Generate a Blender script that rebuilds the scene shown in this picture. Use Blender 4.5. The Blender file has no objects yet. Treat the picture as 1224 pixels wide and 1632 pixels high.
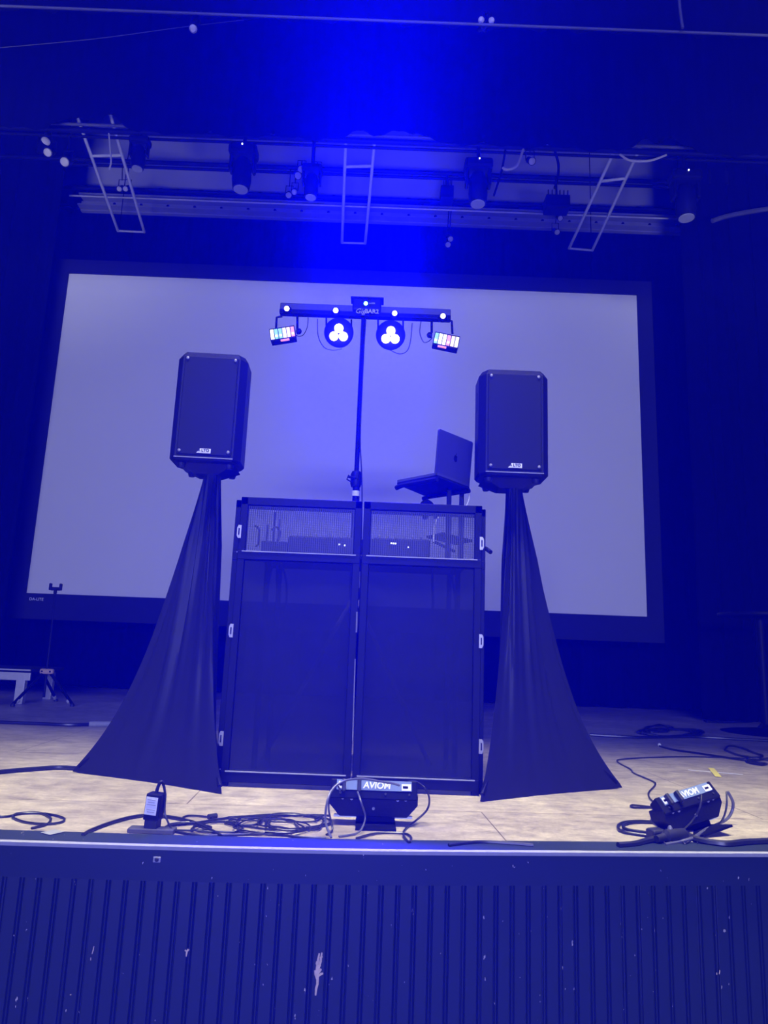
import bpy, bmesh, math, random
from mathutils import Vector, Matrix, Euler
random.seed(7)
S = bpy.context.scene
C = S.collection
PI = math.pi

# ------------------------------------------------------------------ camera
TH, RO, H, FPX = math.radians(11.0), math.radians(2.2), 0.65, 1131.0
FW = Vector((0, math.cos(TH), math.sin(TH)))
UP0 = Vector((0, -math.sin(TH), math.cos(TH)))
RT = math.cos(RO) * Vector((1, 0, 0)) + math.sin(RO) * UP0
UP = -math.sin(RO) * Vector((1, 0, 0)) + math.cos(RO) * UP0
CAM = Vector((0, 0, H))
cd = bpy.data.cameras.new('camera'); cam = bpy.data.objects.new('camera', cd); C.objects.link(cam)
cd.sensor_fit = 'VERTICAL'; cd.sensor_height = 24; cd.lens = FPX / 1632 * 24
cd.clip_start = 0.02; cd.clip_end = 200
cam.matrix_world = Matrix(((RT.x, UP.x, -FW.x, 0), (RT.y, UP.y, -FW.y, 0), (RT.z, UP.z, -FW.z, H), (0, 0, 0, 1)))
S.camera = cam

# ------------------------------------------------------------------ view, haze, house light
S.view_settings.view_transform = 'Standard'; S.view_settings.look = 'None'
S.view_settings.exposure = 0.0; S.view_settings.gamma = 1.0; S.view_settings.use_curve_mapping = False
S.cycles.use_denoising = True
S.cycles.volume_bounces = 0
S.cycles.max_bounces = 6
S.cycles.transparent_max_bounces = 12
S.cycles.sample_clamp_indirect = 4
HAZE_COL, HAZE_DENS, HAZE_G = (0.004, 0.012, 1.0), 0.020, 0.0
BLUE = (0.012, 0.0, 1.0)
P_PAR = 4900.0          # wash cone of each par
P_SHAFT = 170.0         # narrow shafts rising from the pars
P_BOOTH_FILL = 2600.0        # added fill for the blue glow in front of the booth
P_STAGE, P_HOUSE = 124.0, 2500.0

w = bpy.data.worlds.new('hazy_hall'); S.world = w; w.use_nodes = True
nt = w.node_tree; nt.nodes.clear()
wo = nt.nodes.new('ShaderNodeOutputWorld'); bg = nt.nodes.new('ShaderNodeBackground')
bg.inputs[0].default_value = (0.0, 0.0, 0.02, 1); bg.inputs[1].default_value = 0.1
vs = nt.nodes.new('ShaderNodeVolumeScatter')
vs.inputs['Color'].default_value = (*HAZE_COL, 1); vs.inputs['Density'].default_value = HAZE_DENS
vs.inputs['Anisotropy'].default_value = HAZE_G
nt.links.new(bg.outputs[0], wo.inputs['Surface']); nt.links.new(vs.outputs[0], wo.inputs['Volume'])
w.cycles.volume_sampling = 'MULTIPLE_IMPORTANCE'

def area(name, loc, target, sx, sy, power, col, spread=PI):
    d = bpy.data.lights.new(name, 'AREA'); d.shape = 'RECTANGLE'; d.size = sx; d.size_y = sy
    d.energy = power; d.color = col; d.spread = spread
    o = bpy.data.objects.new(name, d); C.objects.link(o); o.location = loc
    o.rotation_euler = (Vector(target) - Vector(loc)).to_track_quat('-Z', 'Y').to_euler(); return o
area("stage_work_light", (0.0, 2.3, 6.0), (0.0, 2.9, 0), 6.5, 0.5, P_STAGE, (1.0, 0.95, 0.86), math.radians(50))
area('house_light', (0.0, -14.0, 3.2), (0.0, 9.0, 3.2), 8.0, 1.5, P_HOUSE, (0.31, 0.325, 1.0), math.radians(160))
area('rig_fill', (0.0, -0.4, 0.2), (0.0, 8.0, 6.9), 1.0, 0.3, 9.0, (0.6, 0.6, 1.0), math.radians(34))  # added low fill to brighten the rigging and upper wall, no real lamp
for sx in (-1, 1): area('rig_fill', (2.2 * sx, -0.4, 0.2), (5.0 * sx, 8.0, 7.3), 1.5, 0.3, 24.0, (0.6, 0.6, 1.0), math.radians(33))  # same added fill, aimed at the sides of the rig

# ------------------------------------------------------------------ pixel -> place (my survey of the photograph)
def ray(x, y): return FW + RT * ((x - 612) / FPX) - UP * ((y - 816) / FPX)
def F(x, y, z=0.0):
    d = ray(x, y); return CAM + d * ((z - H) / d.z)
def V(x, y, Y):
    d = ray(x, y); return CAM + d * (Y / d.y)

# ------------------------------------------------------------------ materials
def mat(name, col, rough=0.6, metal=0.0, noise=0.0, nscale=20.0, bump=0.0, emit=None, estr=0.0, sheen=0.0, alpha=None, spec=0.5):
    m = bpy.data.materials.new(name); m.use_nodes = True; t = m.node_tree
    b = t.nodes['Principled BSDF']
    b.inputs['Base Color'].default_value = (*col, 1); b.inputs['Roughness'].default_value = rough
    b.inputs['Metallic'].default_value = metal; b.inputs['Specular IOR Level'].default_value = spec
    if sheen: b.inputs['Sheen Weight'].default_value = sheen
    if emit: b.inputs['Emission Color'].default_value = (*emit, 1); b.inputs['Emission Strength'].default_value = estr
    tc = t.nodes.new('ShaderNodeTexCoord'); n = t.nodes.new('ShaderNodeTexNoise')
    n.inputs['Scale'].default_value = nscale; n.inputs['Detail'].default_value = 4
    t.links.new(tc.outputs['Object'], n.inputs['Vector'])
    mx = t.nodes.new('ShaderNodeMix'); mx.data_type = 'RGBA'
    k = 1 - noise
    mx.inputs[6].default_value = (col[0] * k, col[1] * k, col[2] * k, 1)
    mx.inputs[7].default_value = (min(1, col[0] * (1 + noise)), min(1, col[1] * (1 + noise)), min(1, col[2] * (1 + noise)), 1)
    t.links.new(n.outputs[0], mx.inputs[0]); t.links.new(mx.outputs[2], b.inputs['Base Color'])
    if bump:
        bp = t.nodes.new('ShaderNodeBump'); bp.inputs['Strength'].default_value = bump; bp.inputs['Distance'].default_value = 0.01
        t.links.new(n.outputs[0], bp.inputs['Height']); t.links.new(bp.outputs[0], b.inputs['Normal'])
    return m

M = {}
M['metal'] = mat('black_powder_coat', (0.005, 0.005, 0.007), 0.5, 0.0, 0.15, 60, spec=0.1)
M['edge'] = mat('satin_aluminium', (0.30, 0.31, 0.34), 0.5, 0.0, 0.1, 40)
M['chrome'] = mat('chrome', (0.27, 0.27, 0.29), 0.35, 0.4, 0.05, 40)
M['beam'] = mat('grey_painted_steel', (0.22, 0.22, 0.25), 0.6, 0, 0.2, 4)
M['dull'] = mat('dull_grey_pipe', (0.07, 0.07, 0.08), 0.6, 0, 0.3, 5)
M['steel'] = mat('galvanised_pipe', (0.62, 0.62, 0.66), 0.45, 0.3, 0.1, 30)
M['plastic'] = mat('black_plastic', (0.007, 0.007, 0.010), 0.5, 0.0, 0.2, 90, 0.1, spec=0.18)
M['greyplastic'] = mat('grey_plastic', (0.06, 0.06, 0.07), 0.5, 0, 0.2, 60)
M['rubber'] = mat('black_rubber', (0.012, 0.012, 0.014), 0.55, 0, 0.2, 50)
M['drape'] = mat('black_velour', (0.002, 0.002, 0.003), 0.95, 0, 0.3, 8, 0, spec=0.05)
M['wall'] = mat('black_wall_paint', (0.006, 0.006, 0.008), 0.9, 0, 0.2, 3, spec=0.1)
M['pale'] = mat('pale_plaster', (0.4, 0.4, 0.44), 0.85, 0, 0.12, 2)
M['screen'] = mat('matte_screen', (0.80, 0.80, 0.80), 0.9, 0, 0.02, 1)
M['masking'] = mat('screen_masking', (0.02, 0.02, 0.024), 0.9, 0, 0.1, 20, spec=0.1)
M['scrim'] = mat('black_spandex', (0.010, 0.010, 0.014), 0.5, 0, 0.1, 15, 0, spec=0.2)
M['white'] = mat('white_print', (0.82, 0.84, 0.88), 0.5, 0, 0.05, 60)
M['label'] = mat('silver_label', (0.16, 0.22, 0.34), 0.45, 0.0, 0.1, 80)
M['grey'] = mat('grey_tape', (0.3, 0.31, 0.34), 0.6, 0, 0.2, 60)
M['laptop'] = mat('space_grey_aluminium', (0.16, 0.16, 0.18), 0.35, 0.6, 0.03, 30)
M['wood_hub'] = mat('tan_plastic_hub', (0.62, 0.42, 0.26), 0.5, 0, 0.15, 60)
M['bulb'] = mat('frosted_lamp_face', (0.5, 0.48, 0.52), 0.6, 0, 0.15, 60)
M['yellow'] = mat('yellow_tape', (0.85, 0.75, 0.12), 0.6, 0, 0.1, 60)
M['paper'] = mat('white_tape', (0.75, 0.74, 0.7), 0.7, 0, 0.1, 60)
M['alum'] = mat('brushed_aluminium_leg', (0.62, 0.62, 0.6), 0.4, 0.3, 0.15, 30)
M['bare'] = mat('bare_wood_chip', (0.75, 0.58, 0.38), 0.8, 0, 0.4, 60)
M['cable'] = mat('black_cable_jacket', (0.014, 0.014, 0.018), 0.35, 0, 0.2, 60)
M['greycable'] = mat('grey_cable_jacket', (0.10, 0.10, 0.13), 0.35, 0, 0.2, 60)
M['lens_blue'] = mat('lit_par_lens', (0.9, 0.8, 1), 0.3, emit=(1.0, 0.86, 1.0), estr=6)
M['lens_pin'] = mat('lit_pin_lens', (0.9, 0.8, 1), 0.3, emit=(1.0, 0.9, 1.0), estr=5)
M['laser'] = mat('lit_laser_port', (0.3, 0.9, 1), 0.3, emit=(0.25, 0.95, 1.0), estr=5)
for nm, c, e in (('w', (1, 0.98, 0.85), 1.6), ('g', (0.25, 0.9, 0.5), 0.75), ('r', (1, 0.28, 0.22), 0.9), ('o', (1, 0.75, 0.45), 1.1), ('y', (1, 0.92, 0.5), 1.2)):
    M['strip_' + nm] = mat('lit_strip_' + nm, (0.5, 0.5, 0.5), 0.4, emit=c, estr=e)
M['led'] = mat('tiny_led', (1, 1, 1), 0.4, emit=(0.8, 0.85, 1), estr=4)
M['dim_print'] = mat('grey_print', (0.5, 0.5, 0.62), 0.5, 0, 0.05, 60)

def perforated():
    m = bpy.data.materials.new('perforated_black_steel'); m.use_nodes = True; t = m.node_tree
    b = t.nodes['Principled BSDF']; b.inputs['Base Color'].default_value = (0.02, 0.02, 0.024, 1); b.inputs['Roughness'].default_value = 0.5
    out = t.nodes['Material Output']; tr = t.nodes.new('ShaderNodeBsdfTransparent'); mx = t.nodes.new('ShaderNodeMixShader')
    tc = t.nodes.new('ShaderNodeTexCoord'); sep = t.nodes.new('ShaderNodeSeparateXYZ'); t.links.new(tc.outputs['Object'], sep.inputs[0])
    res = []
    for ax, pitch in (('X', 0.0105), ('Z', 0.005)):
        a = t.nodes.new('ShaderNodeMath'); a.operation = 'MULTIPLY'; a.inputs[1].default_value = 2 * PI / pitch
        t.links.new(sep.outputs[ax], a.inputs[0])
        s = t.nodes.new('ShaderNodeMath'); s.operation = 'SINE'; t.links.new(a.outputs[0], s.inputs[0]); res.append(s)
    ad = t.nodes.new('ShaderNodeMath'); ad.operation = 'ADD'
    t.links.new(res[0].outputs[0], ad.inputs[0]); t.links.new(res[1].outputs[0], ad.inputs[1])
    gt = t.nodes.new('ShaderNodeMath'); gt.operation = 'GREATER_THAN'; gt.inputs[1].default_value = 0.25
    t.links.new(ad.outputs[0], gt.inputs[0])
    t.links.new(gt.outputs[0], mx.inputs[0]); t.links.new(b.outputs[0], mx.inputs[1]); t.links.new(tr.outputs[0], mx.inputs[2])
    t.links.new(mx.outputs[0], out.inputs['Surface']); return m
M['mesh'] = perforated()

def sheer():
    m = bpy.data.materials.new('stretched_black_lycra'); m.use_nodes = True; t = m.node_tree
    b = t.nodes['Principled BSDF']; b.inputs['Base Color'].default_value = (0.008, 0.008, 0.012, 1); b.inputs["Roughness"].default_value = 0.6; b.inputs["Specular IOR Level"].default_value = 0.15
    tc = t.nodes.new('ShaderNodeTexCoord'); n = t.nodes.new('ShaderNodeTexNoise'); n.inputs['Scale'].default_value = 5; n.inputs['Detail'].default_value = 3
    bp = t.nodes.new('ShaderNodeBump'); bp.inputs['Strength'].default_value = 0.25; bp.inputs['Distance'].default_value = 0.03
    t.links.new(tc.outputs['Object'], n.inputs[0]); t.links.new(n.outputs[0], bp.inputs['Height']); t.links.new(bp.outputs[0], b.inputs['Normal'])
    out = t.nodes['Material Output']; tr = t.nodes.new('ShaderNodeBsdfTransparent'); mx = t.nodes.new('ShaderNodeMixShader')
    mx.inputs[0].default_value = 0.2
    t.links.new(b.outputs[0], mx.inputs[1]); t.links.new(tr.outputs[0], mx.inputs[2]); t.links.new(mx.outputs[0], out.inputs['Surface']); return m
M['sheer'] = sheer()

def grille():
    m = mat('punched_speaker_grille', (0.03, 0.03, 0.036), 0.65, spec=0.12); t = m.node_tree; b = t.nodes['Principled BSDF']
    tc = t.nodes.new('ShaderNodeTexCoord'); vo = t.nodes.new('ShaderNodeTexVoronoi'); vo.inputs['Scale'].default_value = 190; vo.inputs['Randomness'].default_value = 0
    r = t.nodes.new('ShaderNodeValToRGB'); r.color_ramp.elements[0].position = 0.3; r.color_ramp.elements[0].color = (0.005, 0.005, 0.006, 1)
    r.color_ramp.elements[1].position = 0.42; r.color_ramp.elements[1].color = (0.012, 0.012, 0.015, 1)
    t.links.new(tc.outputs['Object'], vo.inputs['Vector']); t.links.new(vo.outputs['Distance'], r.inputs[0]); t.links.new(r.outputs[0], b.inputs['Base Color'])
    return m
M['grille'] = grille()

def floor_mat():
    m = bpy.data.materials.new('worn_stage_floor'); m.use_nodes = True; t = m.node_tree; N = t.nodes; L = t.links
    b = N['Principled BSDF']; b.inputs['Roughness'].default_value = 0.5
    tc = N.new('ShaderNodeTexCoord')
    def noise(scale, detail=6, rough=0.6, stretch=None, dist=0.0):
        n = N.new('ShaderNodeTexNoise'); n.inputs['Scale'].default_value = scale; n.inputs['Detail'].default_value = detail
        n.inputs['Roughness'].default_value = rough; n.inputs['Distortion'].default_value = dist
        mp = N.new('ShaderNodeMapping'); mp.inputs['Scale'].default_value = stretch or (1, 1, 1)
        L.new(tc.outputs['Object'], mp.inputs[0]); L.new(mp.outputs[0], n.inputs['Vector']); return n
    def ramp(n, stops):
        r = N.new('ShaderNodeValToRGB'); e = r.color_ramp.elements
        e[0].position, e[0].color = stops[0][0], (*stops[0][1], 1); e[1].position, e[1].color = stops[1][0], (*stops[1][1], 1)
        for p, c in stops[2:]:
            q = e.new(p); q.color = (*c, 1)
        L.new(n.outputs[0], r.inputs[0]); return r
    def mix(a, bb, fac, mode='MULTIPLY'):
        x = N.new('ShaderNodeMix'); x.data_type = 'RGBA'; x.blend_type = mode
        if isinstance(fac, float): x.inputs[0].default_value = fac
        else: L.new(fac, x.inputs[0])
        L.new(a, x.inputs[6])
        if isinstance(bb, tuple): x.inputs[7].default_value = (*bb, 1)
        else: L.new(bb, x.inputs[7])
        return x.outputs[2]
    base = ramp(noise(1.6, 8, 0.65), [(0.35, (0.36, 0.31, 0.24)), (0.65, (0.62, 0.55, 0.42))])
    pale = ramp(noise(9, 8, 0.7, (1.0, 1.6, 1)), [(0.38, (0.62, 0.60, 0.60)), (0.62, (1.12, 1.10, 1.04))])
    scuff = ramp(noise(5, 10, 0.75, (0.8, 2.2, 1), 1.2), [(0.52, (1, 1, 1)), (0.66, (0.5, 0.48, 0.50))])
    fine = ramp(noise(70, 4, 0.7), [(0.3, (0.8, 0.8, 0.8)), (0.7, (1.12, 1.12, 1.12))])
    scr = ramp(noise(14, 3, 0.5, (0.25, 4, 1), 2.5), [(0.70, (0, 0, 0)), (0.74, (1, 1, 1))])
    c = mix(base.outputs[0], pale.outputs[0], 0.8); c = mix(c, scuff.outputs[0], 0.7); c = mix(c, fine.outputs[0], 0.8)
    c = mix(c, (0.16, 0.13, 0.10), scr.outputs[0], 'MIX')
    br = N.new('ShaderNodeTexBrick'); br.inputs['Scale'].default_value = 1.0; br.inputs['Mortar Size'].default_value = 0.003
    br.inputs['Mortar Smooth'].default_value = 0.2; br.inputs['Brick Width'].default_value = 2.44; br.inputs['Row Height'].default_value = 1.22
    br.inputs['Color1'].default_value = (1, 1, 1, 1); br.inputs['Color2'].default_value = (0.9, 0.9, 0.9, 1); br.inputs['Mortar'].default_value = (0.3, 0.27, 0.22, 1)
    mp = N.new('ShaderNodeMapping'); mp.inputs['Rotation'].default_value = (0, 0, math.radians(-3)); mp.inputs['Location'].default_value = (0.6, 0.53, 0)
    L.new(tc.outputs['Object'], mp.inputs[0]); L.new(mp.outputs[0], br.inputs['Vector'])
    c = mix(c, br.outputs['Color'], 1.0)
    L.new(c, b.inputs['Base Color'])
    rr = N.new('ShaderNodeMapRange'); rr.inputs[3].default_value = 0.28; rr.inputs[4].default_value = 0.6
    L.new(noise(3).outputs[0], rr.inputs[0]); L.new(rr.outputs[0], b.inputs['Roughness'])
    return m
M['floor'] = floor_mat()

def navy_paint():
    m = mat('black_gloss_paint_on_board', (0.02, 0.021, 0.03), 0.42, 0, 0.2, 6); t = m.node_tree; N = t.nodes; L = t.links
    b = N['Principled BSDF']; tc = N.new('ShaderNodeTexCoord')
    n = N.new('ShaderNodeTexNoise'); n.inputs['Scale'].default_value = 34; n.inputs['Detail'].default_value = 3; n.inputs['Roughness'].default_value = 0.5
    mp = N.new('ShaderNodeMapping'); mp.inputs['Scale'].default_value = (2.2, 1, 0.9); L.new(tc.outputs['Object'], mp.inputs[0]); L.new(mp.outputs[0], n.inputs[0])
    r = N.new('ShaderNodeValToRGB'); r.color_ramp.elements[0].position = 0.725; r.color_ramp.elements[0].color = (0.017, 0.026, 0.032, 1)
    r.color_ramp.elements[1].position = 0.74; r.color_ramp.elements[1].color = (0.5, 0.46, 0.42, 1)
    L.new(n.outputs[0], r.inputs[0]); L.new(r.outputs[0], b.inputs['Base Color']); return m
M['paint'] = navy_paint()

# ------------------------------------------------------------------ mesh building
class MB:
    def __init__(s): s.v = []; s.f = []
    def add(s, verts, faces, mtx=None):
        o = len(s.v)
        s.v += [mtx @ Vector(p) if mtx is not None else Vector(p) for p in verts]
        s.f += [tuple(i + o for i in f) for f in faces]; return s
    def box(s, c, d, rot=None, bevel=0.0, mtx=None):
        bm = bmesh.new(); bmesh.ops.create_cube(bm, size=1); bmesh.ops.scale(bm, vec=d, verts=bm.verts)
        if bevel: bmesh.ops.bevel(bm, geom=bm.edges[:] , offset=min(bevel, min(d) * 0.45), segments=2, affect='EDGES', profile=0.5)
        m = Matrix.Translation(c) @ (Euler(rot).to_matrix().to_4x4() if rot else Matrix())
        if mtx is not None: m = mtx @ m
        bm.verts.index_update(); s.add([v.co.copy() for v in bm.verts], [[v.index for v in f.verts] for f in bm.faces], m); bm.free(); return s
    def prism(s, pts, a, b, mtx=None, bevel=0.0):
        """pts in local XZ, extruded along Y from a to b"""
        bm = bmesh.new(); vs_ = [bm.verts.new((x, a, z)) for x, z in pts]; f = bm.faces.new(vs_)
        r = bmesh.ops.extrude_face_region(bm, geom=[f]); bmesh.ops.translate(bm, vec=(0, b - a, 0), verts=[g for g in r['geom'] if isinstance(g, bmesh.types.BMVert)])
        bmesh.ops.recalc_face_normals(bm, faces=bm.faces)
        if bevel: bmesh.ops.bevel(bm, geom=bm.edges[:], offset=bevel, segments=2, affect='EDGES', profile=0.5)
        bm.verts.index_update(); s.add([v.co.copy() for v in bm.verts], [[v.index for v in f.verts] for f in bm.faces], mtx); bm.free(); return s
    def tube(s, pts, r, n=8, cap=True, smooth=0):
        pts = [Vector(p) for p in pts]
        if smooth: pts = spline(pts, smooth)
        rs = r if isinstance(r, (list, tuple)) else [r] * len(pts)
        if len(rs) != len(pts): rs = [rs[0] + (rs[-1] - rs[0]) * i / (len(pts) - 1) for i in range(len(pts))]
        t0 = (pts[1] - pts[0]).normalized(); nn = t0.orthogonal().normalized(); V_, Fc = [], []
        for i, p in enumerate(pts):
            t = (pts[min(i + 1, len(pts) - 1)] - pts[max(i - 1, 0)])
            t = t.normalized() if t.length > 1e-9 else t0
            nn = (nn - t * nn.dot(t)); nn = nn.normalized() if nn.length > 1e-6 else t.orthogonal().normalized()
            bn = t.cross(nn)
            for k in range(n):
                a = 2 * PI * k / n; V_.append(p + (nn * math.cos(a) + bn * math.sin(a)) * rs[i])
        for i in range(len(pts) - 1):
            for k in range(n):
                Fc.append((i * n + k, i * n + (k + 1) % n, (i + 1) * n + (k + 1) % n, (i + 1) * n + k))
        if cap: Fc.append(tuple(range(n - 1, -1, -1))); Fc.append(tuple(range((len(pts) - 1) * n, len(pts) * n)))
        return s.add(V_, Fc)
    def lathe(s, prof, mtx=None, n=24):
        """prof: (r, z) about local Z"""
        V_, Fc = [], []
        for r, z in prof:
            for k in range(n):
                a = 2 * PI * k / n; V_.append((r * math.cos(a), r * math.sin(a), z))
        for i in range(len(prof) - 1):
            for k in range(n): Fc.append((i * n + k, i * n + (k + 1) % n, (i + 1) * n + (k + 1) % n, (i + 1) * n + k))
        Fc.append(tuple(range(n - 1, -1, -1))); Fc.append(tuple(range((len(prof) - 1) * n, len(prof) * n)))
        return s.add(V_, Fc, mtx)
    def build(s, name, m, root=None, world=True, smooth=False, auto=True):
        inv = WM[root.name].inverted() if (root is not None and world) else None
        vv = [inv @ p for p in s.v] if inv is not None else s.v
        me = bpy.data.meshes.new(name); me.from_pydata([tuple(p) for p in vv], [], s.f); me.validate()
        bm = bmesh.new(); bm.from_mesh(me); bmesh.ops.recalc_face_normals(bm, faces=bm.faces)
        if smooth:
            for f in bm.faces: f.smooth = True
            for e in bm.edges:
                if len(e.link_faces) == 2 and e.calc_face_angle(0) > math.radians(40): e.smooth = False
        bm.to_mesh(me); bm.free()
        me.materials.append(m); o = bpy.data.objects.new(name, me); C.objects.link(o)
        if root is not None:
            o.parent = root; WM[o.name] = WM[root.name].copy()
        else: WM[o.name] = Matrix()
        return o
WM = {}
def spline(pts, k):
    out = []; n = len(pts)
    for i in range(n - 1):
        p0, p1, p2, p3 = pts[max(i - 1, 0)], pts[i], pts[i + 1], pts[min(i + 2, n - 1)]
        for j in range(k):
            t = j / k
            out.append(0.5 * ((2 * p1) + (p2 - p0) * t + (2 * p0 - 5 * p1 + 4 * p2 - p3) * t * t + (3 * p1 - p0 - 3 * p2 + p3) * t ** 3))
    out.append(pts[-1]); return out
def thing(name, label, cat, loc=(0, 0, 0), rot=(0, 0, 0), group=None):
    o = bpy.data.objects.new(name, None); C.objects.link(o); o.empty_display_size = 0.1
    o.location = loc; o.rotation_euler = rot
    WM[o.name] = Matrix.Translation(loc) @ Euler(rot).to_matrix().to_4x4()
    return tag(o, label, cat, group)
def tag(o, label, cat, group=None, kind=None):
    o['label'] = label; o['category'] = cat
    if group: o['group'] = group
    if kind: o['kind'] = kind
    return o
def struct(o): o['kind'] = 'structure'; return o
def dup(root, loc, rot, label, group=None):
    r = root.copy(); C.objects.link(r); r.location = loc; r.rotation_euler = rot; r['label'] = label
    if group: r['group'] = group
    def rec(a, b):
        for ch in [c for c in S.objects if c.parent == a]:
            c = ch.copy(); C.objects.link(c); c.parent = b; rec(ch, c)
    rec(root, r); return r
def frame_mtx(o, x, z):
    """matrix with local X along x, local Z along z"""
    x = Vector(x).normalized(); z = Vector(z); z = (z - x * z.dot(x)).normalized(); y = z.cross(x)
    return Matrix(((x.x, y.x, z.x, o[0]), (x.y, y.y, z.y, o[1]), (x.z, y.z, z.z, o[2]), (0, 0, 0, 1)))
def text(name, body, size, m, root, mtx, ext=0.001, align='CENTER', shear=0.0, bold=0.0, sx=1.0):
    """lettering in local XY of mtx"""
    cu = bpy.data.curves.new(name, 'FONT'); cu.body = body; cu.size = size; cu.extrude = ext; cu.align_x = align; cu.align_y = 'CENTER'
    cu.shear = shear; cu.offset = bold; cu.resolution_u = 3
    t = bpy.data.objects.new(name + '_tmp', cu); C.objects.link(t)
    dg = bpy.context.evaluated_depsgraph_get(); dg.update()
    me = bpy.data.meshes.new_from_object(t.evaluated_get(dg)); bpy.data.objects.remove(t)
    full = (WM[root.name].inverted() @ mtx if root is not None else mtx) @ Matrix.Diagonal((sx, 1, 1, 1))
    me.transform(full); me.materials.clear(); me.materials.append(m)
    o = bpy.data.objects.new(name, me); C.objects.link(o)
    if root is not None: o.parent = root
    return o
def face_mtx(o, right=(1, 0, 0), up=(0, 0, 1)):
    """text plane: local X = right, local Y = up"""
    x = Vector(right).normalized(); y = Vector(up); y = (y - x * y.dot(x)).normalized(); z = x.cross(y)
    return Matrix(((x.x, y.x, z.x, o[0]), (x.y, y.y, z.y, o[1]), (x.z, y.z, z.z, o[2]), (0, 0, 0, 1)))

# ------------------------------------------------------------------ the setting
edge = [(-6.0, 2.40), (-3.0, 2.40), (-1.95, 2.415), (-1.19, 2.436), (-0.59, 2.454), (0.02, 2.492), (0.65, 2.562), (1.39, 2.65), (2.2, 2.77), (3.2, 2.94), (6.0, 3.45)]
edge = [(p.x, p.y) for p in spline([Vector((a, b, 0)) for a, b in edge], 4)]
bk = 0.135                                      # depth of the dark nosing
def strip(name, m, prof):
    """sweep a closed (y, z) profile along the stage edge"""
    b = MB(); n = len(prof); vv = []; ff = []
    for x, y in edge: vv += [(x, y + py, pz) for py, pz in prof]
    for i in range(len(edge) - 1):
        for k in range(n): ff.append((i * n + k, i * n + (k + 1) % n, (i + 1) * n + (k + 1) % n, (i + 1) * n + k))
    ff.append(tuple(range(n))); ff.append(tuple(range((len(edge) - 1) * n, len(edge) * n)))
    b.add(vv, ff); return struct(b.build(name, m))
b = MB(); top = [(x, y + bk, 0) for x, y in edge] + [(7.2, 10.4, 0), (-7.2, 10.4, 0)]
top[0] = (-7.2, top[0][1], 0); top[len(edge) - 1] = (7.2, top[len(edge) - 1][1], 0)
n = len(top); b.add(top + [(x, y, -0.1) for x, y, z in top], [tuple(range(n)), tuple(range(2 * n - 1, n - 1, -1))] + [(i, (i + 1) % n, (i + 1) % n + n, i + n) for i in range(n)])
struct(b.build('floor', M['floor']))
strip('trim_1', M['paint'], [(0.004, -0.03), (0.004, 0.006), (bk, 0.006), (bk, -0.03)])
strip('trim_2', M['edge'], [(-0.006, -0.006), (-0.006, 0.005), (0.004, 0.009), (0.004, -0.006)])  # edge trim whose pale tone draws in the nosing corner's highlight
strip('trim_3', M['paint'], [(0.0, -0.10), (-0.004, -0.006), (0.05, -0.006), (0.05, -0.10)])
# beadboard with its grooves
b = MB(); L_ = 0.0; pts = []
xs = [-3.2 + 0.00125 * i for i in range(int(6.6 / 0.00125))]
def edge_y(x):
    for (x0, y0), (x1, y1) in zip(edge, edge[1:]):
        if x0 <= x <= x1: return y0 + (y1 - y0) * (x - x0) / (x1 - x0)
    return edge[-1][1]
for x in xs:
    k = (x + 10) % 0.0545; g = 0.0
    for c0 in (0.005, 0.0155): g = max(g, 1 - abs(k - c0) / 0.0035)
    pts.append((x, edge_y(x) + 0.012 + 0.007 * max(0, g)))
vv = []; ff = []
for x, y in pts: vv += [(x, y, -0.092), (x, y, -1.0), (x, edge_y(x) + 0.03, -0.092), (x, edge_y(x) + 0.03, -1.0)]
for i in range(len(pts) - 1):
    a = 4 * i; ff += [(a, a + 4, a + 5, a + 1), (a + 2, a + 3, a + 7, a + 6), (a, a + 2, a + 6, a + 4), (a + 1, a + 5, a + 7, a + 3)]
struct(b.add(vv, ff).build('wall_front', M['paint']))

def simple(name, c, d, m): return struct(MB().box(c, d).build(name, m))
simple('floor_house', (0, -3, -1.05), (16, 12.4, 0.1), M['wall'])
simple('wall_left', (-7.3, 4, 4.5), (0.2, 13, 11), M['wall'])
simple('wall_right', (7.3, 4, 4.5), (0.2, 13, 11), M['wall'])
simple('ceiling', (0, 4, 10.1), (14.8, 13, 0.2), M['wall'])
simple('wall_back', (0, 10.5, 4.9), (14.8, 0.2, 10.6), M['pale'])

# steel ledge across the back wall with bolts
zt, zb = V(612, 336, 9.6).z, V(612, 353, 9.6).z
b = MB(); b.box((0, 9.6, zb + 0.05), (9.4, 0.06, zt - zb - 0.02)); b.box((0, 9.55, zt), (9.4, 0.2, 0.02)); b.box((0, 9.55, zb), (9.4, 0.2, 0.02))
o = tag(b.build('steel_beam', M['beam']), 'long pale steel beam with bolts crossing above the projection screen', 'beam')
for i in range(22):
    MB().lathe([(0.022, 0), (0.022, 0.02), (0.012, 0.03)], Matrix.Translation((-4.2 + i * 0.4, 9.57, (zt + zb) / 2)) @ Matrix.Rotation(PI / 2, 4, 'X'), 8).build('bolt', M['metal'], o, world=False, smooth=True)

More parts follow.
